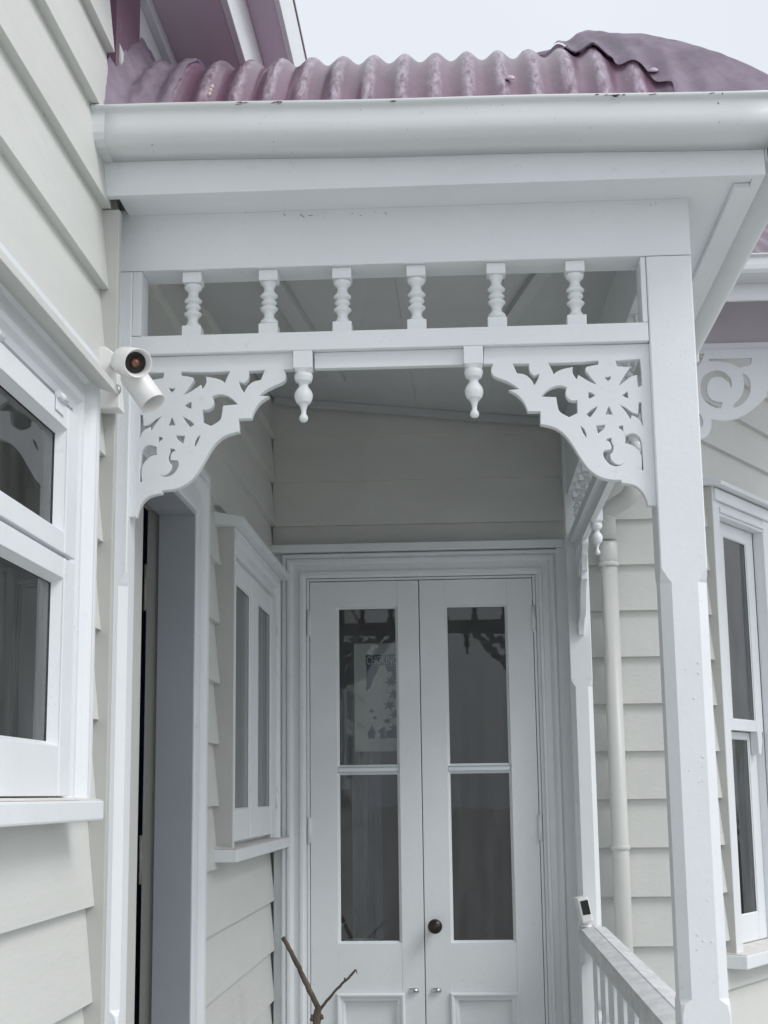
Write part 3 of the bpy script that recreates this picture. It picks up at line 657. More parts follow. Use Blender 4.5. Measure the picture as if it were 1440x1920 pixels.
def baluster(cx, cy, z0, z1, parent=None, flip=False, s=1.0, seg=20):
    mb = MB(); b = .0205 * s
    mb.box(cx - b, cx + b, cy - b, cy + b, z0, z0 + .024, .0015); mb.box(cx - b, cx + b, cy - b, cy + b, z1 - .024, z1, .0015)
    za, zb = z0 + .0235, z1 - .0235; h = zb - za
    prof = [((1 - t) * h if not flip else t * h, r * s) for t, r in BAL]
    if not flip: prof = prof[::-1]
    mb.lathe(prof, (cx, cy, za), (0, 0, 1), seg)
    return mb.build('baluster', WHITEL, parent)
for k, px in enumerate((362, 504.5, 642, 781, 931, 1079)):
    baluster(PY(px, 560, 3.07).x, YF + .032, 2.5740, 2.7190, fz, flip=(k % 3 == 1))
PEND = [(0, .0165), (.003, .0195), (.010, .0198), (.016, .0175), (.019, .0172), (.0195, .0150), (.024, .0100), (.029, .0098), (.033, .0125), (.039, .0170), (.047, .0197), (.055, .0192), (.0625, .0160), (.0640, .0158), (.0645, .0145), (.071, .0085), (.080, .0058), (.088, .0052), (.0905, .0065), (.094, .0088), (.0985, .0097), (.103, .0085), (.106, .0055), (.1075, .0)]
def pendant(cx, cy, z1, parent):
    mb = MB(); b = .0205
    z0 = z1 - .0385
    mb.box(cx - b, cx + b, cy - b, cy + b, z0, z1, .0015)
    # scalloped transition from square block to turning
    n = 24; r0 = mb._verts([(cx + (b - .001) * max(-1, min(1, 1.42 * math.cos(2 * math.pi * k / n))), cy + (b - .001) * max(-1, min(1, 1.42 * math.sin(2 * math.pi * k / n))), z0 + .001) for k in range(n)])
    r1 = mb._verts([(cx + .0165 * math.cos(2 * math.pi * k / n), cy + .0165 * math.sin(2 * math.pi * k / n), z0 - .0075) for k in range(n)])
    for k in range(n): f = mb.bm.faces.new([r0[k], r0[(k + 1) % n], r1[(k + 1) % n], r1[k]]); f.smooth = True
    mb.lathe(PEND, (cx, cy, z0 - .007), (0, 0, -1), 24)
    return mb.build('pendant', WHITEL, parent)
PXL, PXR = PY(569, 700, 3.06).x, PY(888, 700, 3.06).x
pendant(PXL, YF + .022, 2.5320, fz); pendant(PXR, YF + .022, 2.5320, fz)

# ------------------------------------------------------------------ fretwork brackets (traced loops, in quarter pixels from 900, 650 of the photograph)
OUT = [(30, 12), (1285, -8), (1330, 1195), (1260, 1197), (1245, 1140), (1215, 1090), (1170, 1050), (1120, 1034), (1062, 1028), (1055, 1006), (960, 1003), (890, 980), (830, 940), (790, 895), (740, 820), (690, 735), (640, 670), (590, 628), (530, 602), (455, 588), (455, 492), (360, 492), (340, 440), (310, 395), (270, 360), (230, 338), (300, 332), (260, 298), (190, 260), (120, 238), (90, 215), (85, 175), (105, 138), (30, 138)]
HOLES = [
    [(238, 135), (370, 135), (368, 165), (378, 205), (405, 225), (448, 210), (435, 260), (402, 310), (390, 275), (360, 240), (325, 220), (272, 213), (255, 175)],
    [(502, 130), (700, 128), (885, 113), (888, 148), (830, 158), (795, 168), (790, 185), (830, 240), (880, 302), (820, 280), (735, 228), (725, 265), (685, 215), (688, 168), (620, 182), (575, 200), (548, 225), (530, 180)],
    [(1008, 115), (1200, 100), (1212, 230), (1212, 305), (1180, 320), (1172, 280), (1170, 228), (1130, 235), (1040, 307), (1033, 303), (1060, 250), (1115, 170), (1020, 160)],
    [(925, 235), (955, 238), (983, 228), (975, 260), (958, 273), (940, 262)],
    [(805, 347), (830, 350), (868, 375), (830, 400), (808, 403)],
    [(1055, 375), (1105, 342), (1112, 400), (1085, 395)],
    [(885, 450), (860, 500), (822, 545), (788, 520), (820, 485)],
    [(955, 460), (968, 460), (997, 523), (932, 523)],
    [(1030, 440), (1085, 460), (1140, 505), (1178, 510), (1182, 425), (1210, 425), (1213, 540), (1222, 600), (1212, 605), (1190, 555), (1135, 528), (1128, 558), (1115, 550), (1080, 490)],
    [(447, 388), (500, 330), (560, 302), (610, 298), (655, 315), (640, 350), (650, 390), (690, 415), (730, 408), (732, 510), (665, 543), (590, 505), (575, 460), (565, 393)],
    [(742, 597), (780, 620), (800, 670), (797, 703), (765, 660)],
    [(862, 600), (938, 592), (930, 630), (878, 668)],
    [(935, 712), (950, 695), (985, 690), (985, 725), (1005, 760), (990, 810), (975, 820), (985, 865), (1030, 895), (1060, 890), (1090, 870), (1065, 900), (1020, 913), (970, 900), (930, 860), (912, 815), (925, 785), (975, 778), (980, 755), (965, 725)],
    [(1035, 602), (1072, 598), (1072, 640), (1085, 675), (1130, 655), (1165, 660), (1200, 690), (1215, 740), (1220, 850), (1225, 940), (1202, 940), (1208, 850), (1190, 800), (1150, 760), (1110, 742), (1080, 740), (1085, 690), (1065, 640), (1035, 625)]]
def to_xz(lp):
    r = []
    for u, v in lp:
        p = PY(900 + u / 4, 650 + v / 4, YF + .03); r.append((p.x, p.z))
    return r
LOOPS = [soften(to_xz(lp)) for lp in [OUT] + HOLES]
zmax = 2.5318
LOOPS[0] = [(min(x, .4098), min(z, zmax)) for x, z in LOOPS[0]]
BY = YF + .018
me = shape_mesh('fretwork', LOOPS, BY, .022)
br = tag(link('fretwork_bracket', me, WHITE), 'white fretwork bracket filling the corner against the chamfered front post', 'bracket', 'fretwork brackets of the porch')
XC = (PXL + PXR) / 2
ML = [[(2 * XC - x, z) for x, z in lp] for lp in LOOPS]
ML[0] = [(max(x, -.6895), z) for x, z in ML[0]]
me = shape_mesh('fretwork', ML, BY, .022)
tag(link('fretwork_bracket', me, WHITE), 'white fretwork bracket partly behind the twin spotlight on the left wall side', 'bracket', 'fretwork brackets of the porch')

# ------------------------------------------------------------------ frieze along the open side, seen end on
SX = .452
sz_ = thing('baluster_frieze', 'white side frieze of turned balusters seen end on beneath the side beam', 'frieze', (SX, 4.4, 2.53))
MB().box(SX - .031, SX + .031, YF + .1, 5.618, 2.5325, 2.5735, .002).build('bottom_rail', WHITE, sz_)
MB().box(SX - .010, SX + .010, YF + .1, 5.618, 2.4965, 2.5320, .001).build('fillet', WHITE, sz_)
yy = YF + .26
proto = None
while yy < 5.58:
    if proto is None: proto = baluster(SX, yy, 2.5740, 2.7190, sz_, seg=14); py0 = yy
    else:
        c = proto.copy(); COL.objects.link(c); c.location = (0, yy - py0, 0)
    yy += .150
pendant(SX + .01, 4.95, 2.5320, sz_); pendant(SX + .01, 3.78, 2.5320, sz_)
def side_bracket(yc, sgn, label):
    """the same fretwork turned to run along the side"""
    lp = [[((x - .4098), z) for x, z in q] for q in LOOPS]
    m2 = shape_mesh('fretwork', lp, 0, .022)
    for v in m2.vertices: v.co = Vector((SX - .011 + v.co.y, yc + sgn * v.co.x, v.co.z))
    return tag(link('fretwork_bracket', m2, WHITE), label, 'bracket', 'fretwork brackets of the porch')
side_bracket(5.619, 1, 'white fretwork bracket seen edge on against the rear porch post')
side_bracket(YF + .096, -1, 'white fretwork bracket behind the front post along the side frieze')

# ------------------------------------------------------------------ side balustrade
ba = thing('side_balustrade', 'white handrail with flat fretted balusters along the open side of the porch', 'railing', (.45, 4.4, DECK))
mb = MB(); HZ = 1.128
prof = [(.403, HZ - .052), (.503, HZ - .052), (.503, HZ - .012), (.500, HZ - .004), (.455, HZ + .004), (.452, HZ + .001), (.449, HZ + .004), (.406, HZ - .004), (.403, HZ - .012)]
mb.prism([(a, YF + .096, b) for a, b in prof], (0, 5.617 - YF - .096, 0)); mb.build('handrail', RAILTOP, ba)
MB().box(.425, .481, YF + .096, 5.617, HZ - .085, HZ - .0525, .003).build('under_rail', WHITE, ba)
MB().box(.425, .481, YF + .096, 5.617, .22, .27, .003).build('bottom_rail', WHITE, ba)
fl_pts = []
z0, z1 = .2705, HZ - .0855
edge = [(0, .085), (.16, .085), (.20, .078), (.22, .062), (.25, .082), (.28, .086), (.31, .070), (.34, .050), (.38, .074), (.43, .085), (.57, .085), (.62, .074), (.66, .050), (.69, .070), (.72, .086), (.75, .082), (.78, .062), (.80, .078), (.84, .085), (1, .085)]
lp = [(-r, z0 + (z1 - z0) * t) for t, r in edge] + [(r, z0 + (z1 - z0) * t) for t, r in edge[::-1]]
hole = lambda c, r1, r2: [(r1 * math.cos(k * math.pi / 8), c + r2 * math.sin(k * math.pi / 8)) for k in range(16)]
bme = shape_mesh('flat_baluster', [soften(lp, 2, 75), hole(.84, .020, .055), hole(.50, .020, .055)], 0, .026)
for v in bme.vertices: v.co = Vector((.4400 + v.co.y, v.co.x, v.co.z))
yy = 5.42
while yy > YF + .25:
    o = link('flat_baluster', bme, WHITE, ba); o.location = (0, yy, 0); yy -= .285

# ------------------------------------------------------------------ gutters, downpipe
GP = [(o_, u_ * .70) for o_, u_ in [(0, 0), (.045, 0), (.066, .006), (.080, .020), (.086, .040), (.0862, .064), (.083, .100), (.084, .108), (.090, .112), (.0925, .118), (.090, .124), (.084, .126), (.081, .122), (.081, .112), (.079, .10), (.082, .064), (.082, .042), (.076, .024), (.064, .0105), (.045, .004), (.004, .004), (.004, .10), (0, .10)]]
def gutter(label, fn, n, name='gutter'):
    """fn(t, out, up) -> point; t 0..1 along the run"""
    t = thing(name, label, 'gutter', tuple(fn(.5, 0, 0)))
    mb = MB(); st = [mb._verts([fn(i / n, o, u) for o, u in GP]) for i in range(n + 1)]; k = len(GP)
    for a, b in zip(st, st[1:]):
        for i in range(k): f = mb.bm.faces.new([a[i], a[(i + 1) % k], b[(i + 1) % k], b[i]]); f.smooth = True
    mb.bm.faces.new(st[0][::-1]); mb.bm.faces.new(st[-1])
    o = mb.build('channel', GUT, t)
    return t
GZ = 2.917
GX0, GX1 = -.733, .646
def gfront(t, o, u):
    x = GX0 + (GX1 - GX0) * t; y = 2.917 - o
    xx = x + (o if t > .999 else 0)
    z = GZ - .020 * (x - GX0) / 1.38 + u
    return (xx, y, z + .0012 * math.sin(x * 9))
g1 = gutter('long pale grey-white gutter along the front eave above the fascia', gfront, 24)
mb = MB(); mb.prism([(GX0 - .003, 2.917 - o * 1.015, GZ + u * 1.01 - .0006) for o, u in GP[:12]] + [(GX0 - .003, 2.917, GZ + .086)], (.028, 0, 0), .0); mb.build('stop_end', GUT, g1)
rr = random.Random(21); mb = MB()
for px, n, sp_ in ((450, 7, 16), (520, 7, 16), (1150, 12, 24), (735, 3, 8), (1225, 3, 6), (1340, 3, 12)):
    for _ in range(n):
        x_ = PY(px + rr.gauss(0, sp_ / 2), 190, 2.824).x; t_ = (x_ - GX0) / (GX1 - GX0)
        if not 0 < t_ < 1: continue
        p = Vector(gfront(t_, .0931, .0820 + rr.uniform(-.004, .001))); l_ = rr.uniform(.002, .007); h_ = rr.uniform(.0006, .0018)
        mb.bm.faces.new(mb._verts([p + Vector((-l_, 0, -h_ * .3)), p + Vector((l_ * .2, 0, -h_)), p + Vector((l_, 0, h_ * .2)), p + Vector((-l_ * .1, 0, h_))]))
tag(mb.build('flaked_paint', MAROON, g1), None, None, None, 'stuff')
def gside(t, o, u):
    y = 2.917 + (5.76 - 2.917) * t; x = .647 + o
    yy = y - (o if t < .001 else 0)
    return (x, yy, GZ - .046 + u)
g2 = gutter('pale grey-white gutter along the side eave seen from below', gside, 6)
mb = MB(); mb.box(.6465, .735, 4.37, 4.395, GZ - .0485, GZ + .040, .002); mb.build('joiner', GUT, g2)

dp = thing('downpipe', 'round cream downpipe with swan-neck on the rear weatherboards', 'downpipe', (.575, 5.715, 0))
DPX, DPY, RP = .5755, 5.722, .0335
path = []
top = Vector((.668, 5.60, GZ - .02)); e1 = Vector((.668, 5.60, 2.712)); e2 = Vector((DPX, DPY - .002, 2.672)); e3 = Vector((DPX, DPY, 2.0))
def fillet(p0, p1, p2, r, n=7):
    a, b = (p0 - p1).normalized(), (p2 - p1).normalized(); s0, s1 = p1 + a * r, p1 + b * r
    return [s0 * (1 - t) ** 2 + p1 * 2 * t * (1 - t) + s1 * t * t for t in [i / n for i in range(n + 1)]]
path = [top] + fillet(top, e1, e2, .055) + fillet(e1, e2, e3, .03) + [Vector((DPX, DPY, 2.56))]
MB().tube(path, RP, 24).build('swan_neck', PIPE, dp)
MB().tube([(DPX, DPY, .0), (DPX, DPY, 2.53)], RP - .0008, 24).build('pipe', PIPE, dp)
for za, zb, r in ((2.468, 2.548, RP + .0022), (2.455, 2.472, RP + .0048), (1.392, 1.408, RP + .0038), (.6, .616, RP + .0038)):
    mb = MB(); mb.lathe([(0, r - .0015), (.0015, r), (zb - za - .0015, r), (zb - za, r - .0015)], (DPX, DPY, za), (0, 0, 1), 28); mb.build('collar', PIPE, dp)

# ------------------------------------------------------------------ corrugated bullnose roof
rf = thing('corrugated_roof', 'faded maroon corrugated iron porch roof with lapped hip flashing', 'roof', (0, 3.4, 2.95))
GE_Y, GE_X = 2.862, .702
def hgt(s):
    q = min(s, .50)
    return 2.955 + 1.374 * q - 1.247 * q * q + .14 * max(0, s - .50)
PITCH, AMP = .0715, .0118
def roof_front(u, v):
    x = -.70 + (GE_X + .70) * u
    smax = min(2.3, GE_X - x + .02); s = v * max(smax, .02)
    return Vector((x, GE_Y + s, hgt(s) + AMP * math.cos(2 * math.pi * (x + .1) / PITCH) * 1))
mb = MB(); mb.grid(roof_front, 240, 26); mb.build('front_sheet', MAROON, rf)
def roof_side(u, v):
    y = GE_Y + (5.78 - GE_Y) * u
    smax = min(1.44, y - GE_Y + .02); s = v * max(smax, .02)
    return Vector((GE_X - s, y, hgt(s) + AMP * math.cos(2 * math.pi * (y + .02) / PITCH)))
mb = MB(); mb.grid(roof_side, 260, 18); mb.build('side_sheet', MAROON, rf)
# hip flashing: a soft sheet dressed over the corrugations, with a lapped wavy lower edge
def hip(u, v, s0=.0, s1=.37, rh=.034, lift=.0):
    s = s0 + (s1 - s0) * u                         # along the hip
    wv = (v - .5) * 2                              # -1 on the front slope, +1 on the side slope
    half = max(.085, .205 - .34 * s) + .010 * math.sin(s * 38 + 1) + .006 * math.sin(s * 83)
    off = abs(wv) * half
    x, y = (GE_X - s - off, GE_Y + s) if wv < 0 else (GE_X - s, GE_Y + s + off)
    k = max(0., min(1., (-wv - .35) / .65)); k = k * k * (3 - 2 * k)
    zz = hgt(s) + AMP * k * math.cos(2 * math.pi * (x + .1) / PITCH)
    ridge = rh * math.exp(-(wv * 1.25) ** 2) + .010 * max(0, (s - .33) / .04) * (1 if rh > .02 else 0) * max(0, 1 + wv)
    crump = .0060 * noise.noise(Vector((x * 17 + y * 9, y * 14, 3.1))) + .0026 * noise.noise(Vector((x * 48, y * 34 + x * 20, 1.7)))
    return Vector((x, y, zz + .010 * (1 - .3 * k) + ridge + crump))
mb = MB(); mb.grid(hip, 90, 80); bmesh.ops.solidify(mb.bm, geom=mb.bm.faces[:], thickness=-.005); mb.build('hip_flashing', LEAD, rf)
mb = MB(); mb.grid(lambda u, v: hip(u, v, .22, .66, .012), 50, 60); bmesh.ops.solidify(mb.bm, geom=mb.bm.faces[:], thickness=-.004); mb.build('hip_flashing', LEAD, rf)
# flashing turned up against the left wall
def wallflash(u, v):
    x = -.738 + .15 * u; s = .005 + .55 * v
    base = hgt(s) + AMP * math.cos(2 * math.pi * (x + .1) / PITCH) * min(1, u * 1.4)
    up = .085 * (1 - min(1, u / .30)) ** 1.4
    crump = (.011 * noise.noise(Vector((x * 34, s * 20, 7.7))) + .006 * noise.noise(Vector((x * 90, s * 60, 2.2)))) * (1.1 - .7 * u)
    return Vector((x + .006 * noise.noise(Vector((x * 40, s * 40, 5))), GE_Y + s, base + .007 + up + crump))
mb = MB(); mb.grid(wallflash, 46, 60); bmesh.ops.solidify(mb.bm, geom=mb.bm.faces[:], thickness=-.003); mb.build('wall_flashing', LEAD, rf)
def crest_wear_shine(m, ax, ph):  # pale crests: faded paint together with sky highlights put into the colour
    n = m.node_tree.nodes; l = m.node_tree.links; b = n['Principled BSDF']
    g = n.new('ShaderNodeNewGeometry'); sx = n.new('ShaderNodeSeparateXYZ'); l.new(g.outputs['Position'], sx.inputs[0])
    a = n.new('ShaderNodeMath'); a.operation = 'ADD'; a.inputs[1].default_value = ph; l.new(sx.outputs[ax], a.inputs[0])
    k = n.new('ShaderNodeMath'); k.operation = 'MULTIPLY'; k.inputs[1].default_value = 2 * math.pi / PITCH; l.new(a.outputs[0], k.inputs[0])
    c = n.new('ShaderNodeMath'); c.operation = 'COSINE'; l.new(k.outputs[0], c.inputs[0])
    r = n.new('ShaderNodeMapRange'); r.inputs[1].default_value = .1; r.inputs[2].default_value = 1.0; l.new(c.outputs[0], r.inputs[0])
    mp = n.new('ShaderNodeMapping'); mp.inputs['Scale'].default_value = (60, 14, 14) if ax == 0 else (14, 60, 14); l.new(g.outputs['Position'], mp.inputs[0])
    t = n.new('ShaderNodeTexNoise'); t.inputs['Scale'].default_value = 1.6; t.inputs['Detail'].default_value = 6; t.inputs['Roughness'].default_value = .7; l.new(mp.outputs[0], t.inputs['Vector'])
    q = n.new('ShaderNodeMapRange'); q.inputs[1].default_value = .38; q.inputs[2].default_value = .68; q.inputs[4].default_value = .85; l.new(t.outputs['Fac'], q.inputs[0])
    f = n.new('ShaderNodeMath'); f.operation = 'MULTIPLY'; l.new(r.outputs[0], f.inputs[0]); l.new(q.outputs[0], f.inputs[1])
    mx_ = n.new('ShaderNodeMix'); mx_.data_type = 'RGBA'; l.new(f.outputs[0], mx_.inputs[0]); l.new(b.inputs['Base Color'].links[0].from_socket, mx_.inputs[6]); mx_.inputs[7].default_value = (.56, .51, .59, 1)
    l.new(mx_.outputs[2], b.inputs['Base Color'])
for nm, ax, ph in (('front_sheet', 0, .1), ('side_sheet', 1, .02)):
    mm = MAROON.copy(); mm.name = 'worn_' + nm; crest_wear_shine(mm, ax, ph); bpy.data.objects[nm].data.materials[0] = mm
def on_roof(px, s):
    p = PY(px, 150, GE_Y + s); return Vector((p.x, GE_Y + s, hgt(s) + AMP))
for px, s in ((957, .11), (1226, .12)):
    p = on_roof(px, s); mb = MB(); mb.lathe([(0, .011), (.002, .0115), (.005, .009), (.008, .004), (.0085, 0)], p + Vector((0, 0, -.003)), (0, -.5, .86), 14); mb.build('roof_screw', LEAD, rf)
eg = thing('insect_egg_cases', 'three pale pink insect cases stuck between roof corrugations', 'insect cases', tuple(on_roof(396, .05)))
for k, (px, py_, s) in enumerate(((394, 182, .035), (396, 175, .045), (399, 168, .055))):
    p = PY(px, py_, GE_Y + s); c = Vector((p.x, GE_Y + s - .012, p.z))
    mb = MB(); mb.lathe([(-.006, 0), (-.005, .003), (0, .0045), (.005, .003), (.006, 0)], c, (.4, 0, 1), 10, False); mb.build('case', PEEL, eg)

# ------------------------------------------------------------------ eave of the main roof, high on the left
ev = thing('main_roof_eave', 'maroon painted eave of the main roof with white boards above the porch roof', 'eave', (-.55, 3.6, 3.5))
ZE = 3.5
def strip(name, x0, x1, z0, z1, m, y0=.4, y1=6.5, bev=.002): return MB().box(x0, x1, y0, y1, z0, z1, bev).build(name, m, ev)
strip('soffit', -.712, PZ(427, 0, ZE).x - .019, ZE, ZE + .02, SOFF)
strip('inner_board', -.745, -.712, ZE - .035, ZE + .02, WHITE)
xa = PZ(427, 0, ZE).x; zt = PX(461, 0, xa).z; xb = PZ(524, 0, zt).x; zu = PX(549, 0, xb).z
strip('middle_board', xa - .018, xa, ZE - .004, zt + .02, WHITE)
strip('outer_soffit', xa + .0005, xb - .0155, zt, zt + .015, SOFF)
strip('fascia_board', xb - .015, xb, zt - .003, zu, WHITE)
strip('roof_edge', xb - .012, xb + .004, zu + .0005, zu + .012, MAROON)
mb = MB(); mb.prism([(-.70, .4, zu + .02), (xb - .02, .4, zu + .02), (-3.5, .4, zu + 1.8), (-3.5, .4, zu + 1.7)], (0, 6.1, 0)); mb.build('roof_sheet', MAROON, ev)
mb = MB(); LW.hex(mb, 2.99, 3.22, .001, .020, 3.02, 3.60, .001); mb.build('wall_panel', MAROON, lw)
mb = MB(); LW.hex(mb, 3.222, 5.9, .001, .012, 3.02, 3.49, .001); mb.build('wall_panel', WHITE, lw)

# ------------------------------------------------------------------ bay eave and its bracket on the right
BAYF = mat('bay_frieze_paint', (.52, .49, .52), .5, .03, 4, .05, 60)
be = thing('bay_eave', 'white gutter and boards of the bay eave beyond the front post', 'eave', (1.6, 5.7, 3.3))
zz = lambda py: PY(1440, py, 5.70).z
MB().box(.87, 2.6, 5.705, 5.735, zz(652), zz(640), .002).build('plate', WHITE, be)
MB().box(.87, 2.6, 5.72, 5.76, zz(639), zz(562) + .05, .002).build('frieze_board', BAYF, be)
MB().box(.80, 2.6, 5.40, 5.72, zz(562) + .03, zz(562) + .05, .002).build('soffit', WHITE, be)
MB().box(.80, 2.6, 5.385, 5.40, PY(1440, 562, 5.385).z, PY(1440, 480, 5.385).z, .002).build('fascia_board', WHITE, be)
mb = MB(); st0 = [(.80, 5.385 - o, PY(1440, 474, 5.30).z - .088 + u) for o, u in GP]; mb.prism(st0, (1.8, 0, 0)); mb.build('gutter', GUT, be)
mb = MB()
def bayroof(u, v):
    x = .70 + 1.9 * u; s = 1.8 * v
    return Vector((x, 5.33 + s, PY(1440, 474, 5.33).z - .012 + .55 * s + AMP * math.cos(2 * math.pi * x / PITCH)))
mb.grid(bayroof, 220, 6); mb.build('roof_sheet', MAROON, be)
BOUT = [(205, 1300), (645, 1285), (645, 1560), (600, 1610), (540, 1660), (470, 1705), (400, 1722), (340, 1722), (300, 1712), (300, 1760), (285, 1805), (255, 1830), (225, 1832), (150, 1825), (150, 1500), (180, 1440), (205, 1412), (240, 1375), (262, 1320), (205, 1320)]
BH = [[(282, 1352), (545, 1345), (538, 1388), (470, 1408), (430, 1385), (370, 1370), (285, 1370)],
      [(232, 1520), (240, 1470), (270, 1435), (320, 1418), (370, 1425), (410, 1455), (428, 1500), (418, 1530), (405, 1500), (375, 1470), (335, 1458), (300, 1472), (280, 1500), (274, 1540), (285, 1580), (315, 1605), (370, 1614), (360, 1650), (320, 1648), (270, 1620), (240, 1575)],
      [(485, 1435), (515, 1450), (538, 1490), (540, 1540), (515, 1600), (470, 1640), (430, 1648), (430, 1628), (465, 1595), (490, 1555), (497, 1500)],
      [(216, 1670), (240, 1690), (255, 1725), (250, 1765), (216, 1750)]]
def bxz(lp):
    r = []
    for u, v in lp: p = PY(1240 + u * .3125, 250 + v * .3125, 5.70); r.append((p.x, p.z))
    return r
BL = [soften(bxz(l)) for l in [BOUT] + BH]
xr = max(p[0] for p in BL[0]) + .16
BL[0] = [(min(p[0], 9), min(p[1], zz(653))) for p in BL[0]]
tag(link('fretwork_bracket', shape_mesh('fretwork', BL, 5.70, .024), WHITE), 'white scrolled fretwork bracket under the bay eave beyond the front post', 'bracket')

# ------------------------------------------------------------------ twin spotlight
sp = thing('twin_spotlight', 'white twin spotlight with two swivel heads on the wall stop', 'spotlight', (-.70, 2.94, 2.42))
mb = MB(); y1 = 2.951; y0 = 2.905
mb.prism([(-.745, y0, 2.38), (-.680, y0, 2.378), (-.690, y0, 2.47), (-.697, y0, 2.498), (-.712, y0, 2.510), (-.745, y0, 2.510)], (0, y1 - y0, 0), .003); mb.build('mount', CAMW, sp)
mb = MB(); mb.lathe([(-.002, .0), (.0, .006), (.006, .0085), (.014, .0075), (.020, .003), (.021, 0)], (-.687, 2.905, 2.425), (.2, -.4, -1), 14, False); mb.build('sensor', STEEL, sp)
hub = PY(222, 684, 2.88)
def head(cx, direction, length, r, back, deep=.020):
    d = Vector(direction).normalized(); o = Vector(cx) - d * back
    mb = MB(); mb.lathe([(0, .002), (.001, r * .78), (.008, r * .96), (.012, r), (length, r), (length + .001, r - .0012), (length - .002, r - .003), (length - deep + .004, r * .74), (length - deep, r * .70)], o, d, 32, False); hd = mb.build('head', CAMW, sp)
    m2 = MB(); m2.lathe([(0, .0), (.0001, r * .70), (.003, r * .70), (.004, r * .60)], o + d * (length - deep - .002), d, 28, False); m2.build('lens', LAMPG, hd)
    m4 = MB(); m4.lathe([(0, r * .60), (.0006, r * .73), (.0016, r * .73), (.0018, r * .62)], o + d * (length - deep + .0035), d, 28, False); m4.build('trim_ring', BLACKG, hd)
    m3 = MB(); m3.lathe([(0, .0), (.0004, r * .34), (.006, r * .30), (.010, r * .15), (.0105, 0)], o + d * (length - deep + .0015), d, 16, False); m3.build('bulb', COPPER, hd)
    return hd
c1_, c0_ = PY(259, 681, 2.745), PY(234, 677, 2.805)
head(c1_, c1_ - c0_, (c1_ - c0_).length + .012, .0285, (c1_ - c0_).length + .012)
a_, b_ = PY(243, 695, 2.815), PY(287, 757, 2.800)
dd = (b_ - a_); head(b_, dd, dd.length, .0262, dd.length, .045)
mb = MB(); mb.tube([PY(213, 684, 2.905), PY(222, 684, 2.88), PY(240, 682, 2.86)], [.009, .0065, .009], 12); mb.build('knuckle', CAMW, sp)
mb = MB(); mb.tube([PY(222, 690, 2.89), PY(236, 706, 2.862), PY(252, 700, 2.85)], [.007, .0065, .008], 12); mb.build('knuckle', CAMW, sp)

# ------------------------------------------------------------------ security camera on the handrail
sc_ = thing('security_camera', 'small white security camera with black face on the handrail end', 'camera', (.425, 5.52, HZ))
SCY = 5.53
q = [PY(a, b, SCY) for a, b in ((1092, 1733), (1113, 1728), (1103, 1680), (1081, 1685))]
mb = MB(); lo = Vector((0, .055, 0))
mb.hexa([q[0], q[1], q[1] + lo, q[0] + lo, q[3], q[2], q[2] + lo + Vector((-.012, 0, .0)), q[3] + lo + Vector((-.012, 0, .0))], .006); bdy = mb.build('body', CAMW, sc_)
q = [PY(a, b, SCY) + Vector((0, -.0015, 0)) for a, b in ((1093.5, 1716), (1108, 1714), (1102, 1687), (1087.5, 1690))]
mb = MB(); mb.hexa([q[0], q[1], q[1] - Vector((0, -.004, 0)), q[0] - Vector((0, -.004, 0)), q[3], q[2], q[2] - Vector((0, -.004, 0)), q[3] - Vector((0, -.004, 0))], .0008); mb.build('face', BLACKG, bdy)
MB().lathe([(0, .022), (.004, .022), (.012, .016), (.016, .012), (.018, .004)], (.425, SCY + .035, HZ + .001), (0, 0, 1), 20).build('base', CAMW, sc_)

# ------------------------------------------------------------------ forked dry stick leaning in the porch
stk = thing('dry_stick', 'forked bare brown stick standing in the porch before the french doors', 'stick', (-.48, 4.9, DECK))
def twig(pts, r0, r1, name='branch', seg=9):
    P_ = []
    pts = [Vector(p) for p in pts]
    for a, b in zip(pts, pts[1:]):
        for i in range(6): P_.append(a.lerp(b, i / 6) + Vector((noise.noise(a * 30 + Vector((i, 0, 0))), 0, noise.noise(b * 30 + Vector((i, 5, 0))))) * .0022)
    P_.append(pts[-1]); n = len(P_)
    return MB().tube(P_, [r0 + (r1 - r0) * i / (n - 1) for i in range(n)], seg, .10).build(name, BARK, stk)
S = lambda px, py, y=4.9: PY(px, py, y)
twig([S(531, 1758, 4.93), S(548, 1790), S(572, 1838), S(598, 1892)], .0068, .0092)
twig([S(666, 1819, 4.86), S(655, 1832, 4.87), S(628, 1858, 4.88), S(597, 1896)], .0034, .0048)
twig([S(667, 1818, 4.86), S(670, 1826, 4.86)], .0022, .0012)
base_ = S(594, 1905)
twig([S(598, 1888), base_, (base_.x - .01, 4.9, .6), (base_.x + .01, 4.9, DECK)], .0105, .018)
twig([S(582, 1908), S(592, 1912), S(606, 1906)], .010, .008)
twig([S(648, 1839, 4.875), S(646, 1834, 4.87)], .0036, .0022)
twig([S(588, 1870), S(584, 1868)], .0042, .0025)

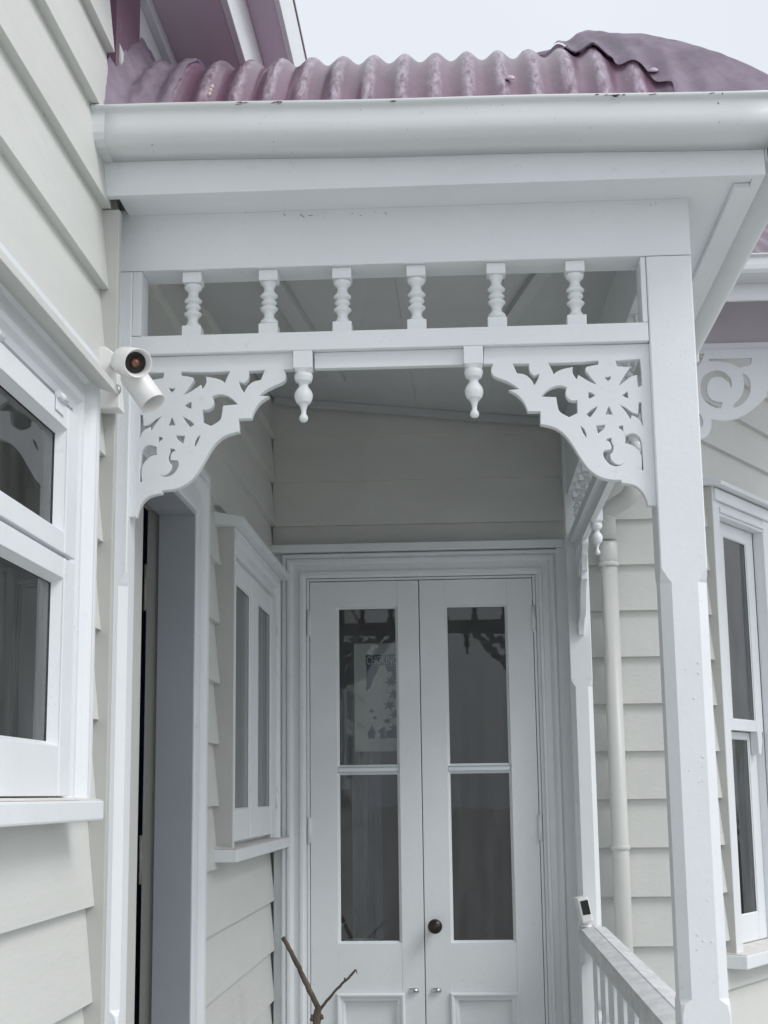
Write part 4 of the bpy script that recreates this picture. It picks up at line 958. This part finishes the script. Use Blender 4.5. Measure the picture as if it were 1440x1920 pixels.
# ------------------------------------------------------------------ small dirt on the beam
dt = thing('cobweb_smudge', 'small dark cobweb smudges under the soffit on the front beam', 'dirt', (-.3, YF, 2.83)); dt['kind'] = 'stuff'
mb = MB(); rr = random.Random(11)
for px, py, n, sp_, sz in ((560, 398, 12, 30, .0016), (680, 400, 6, 26, .0012), (1170, 352, 8, 40, .0014), (1225, 372, 7, 16, .0012)):
    for _ in range(n):
        p = PY(px + rr.gauss(0, sp_ / 2), py + rr.gauss(0, 6), YF - .0006)
        if p.z > 2.838 or p.z < 2.73: continue
        l_, a = sz * rr.uniform(1, 4), rr.uniform(0, math.pi)
        d = Vector((math.cos(a), 0, math.sin(a))) * l_; s = Vector((-math.sin(a), 0, math.cos(a))) * sz * .5
        mb.bm.faces.new(mb._verts([p - d - s, p + d - s * .4, p + d + s * .4, p - d + s]))
mb.build('smudge', DIRT, dt)

# ------------------------------------------------------------------ unseen hedge added beside the paving to darken reflections in the panes
HEDGE = mat('hedge_leaves', (.045, .065, .028), .6, .4, 9)
def hedge(label, x0, x1, y0, y1, h, n, seed):
    t = thing('hedge', label, 'hedge', ((x0 + x1) / 2, (y0 + y1) / 2, -.02), 'garden hedges')
    rr = random.Random(seed)
    def top(x, y): return h * (1 + .10 * noise.noise(Vector((x * .5, y * .5, seed))) + .05 * noise.noise(Vector((x * 1.7, y * 1.7, seed))))
    mb = MB(); mb.box(x0 + .25, x1 - .25, y0 + .25, y1 - .25, -.019, h * .86, .05); mb.build('stems', BARK, t)
    mb = MB()
    for _ in range(n):
        f = rr.random(); lx, ly = x1 - x0, y1 - y0
        x, y = rr.uniform(x0, x1), rr.uniform(y0, y1); z = rr.uniform(0, 1)
        side = rr.random()
        if side < .8:                                   # mostly near the faces
            if lx > ly: y = rr.choice((y0, y1)) + rr.uniform(-.18, .18)
            else: x = rr.choice((x0, x1)) + rr.uniform(-.18, .18)
            z *= top(x, y)
        else: z = top(x, y) + rr.uniform(-.25, .12)
        p = Vector((x, y, max(z, .02))); a = Vector((rr.gauss(0, 1), rr.gauss(0, 1), rr.gauss(0, 1))).normalized(); b = a.orthogonal().normalized(); c = a.cross(b)
        s_ = rr.uniform(.05, .11)
        mb.bm.faces.new(mb._verts([p - b * s_, p + c * s_ * .5, p + b * s_, p - c * s_ * .5]))
    mb.build('foliage', HEDGE, t)
hedge('loose hedge along the open side of the paving', 8.0, 9.2, -12, 14, 1.25, 9000, 8)
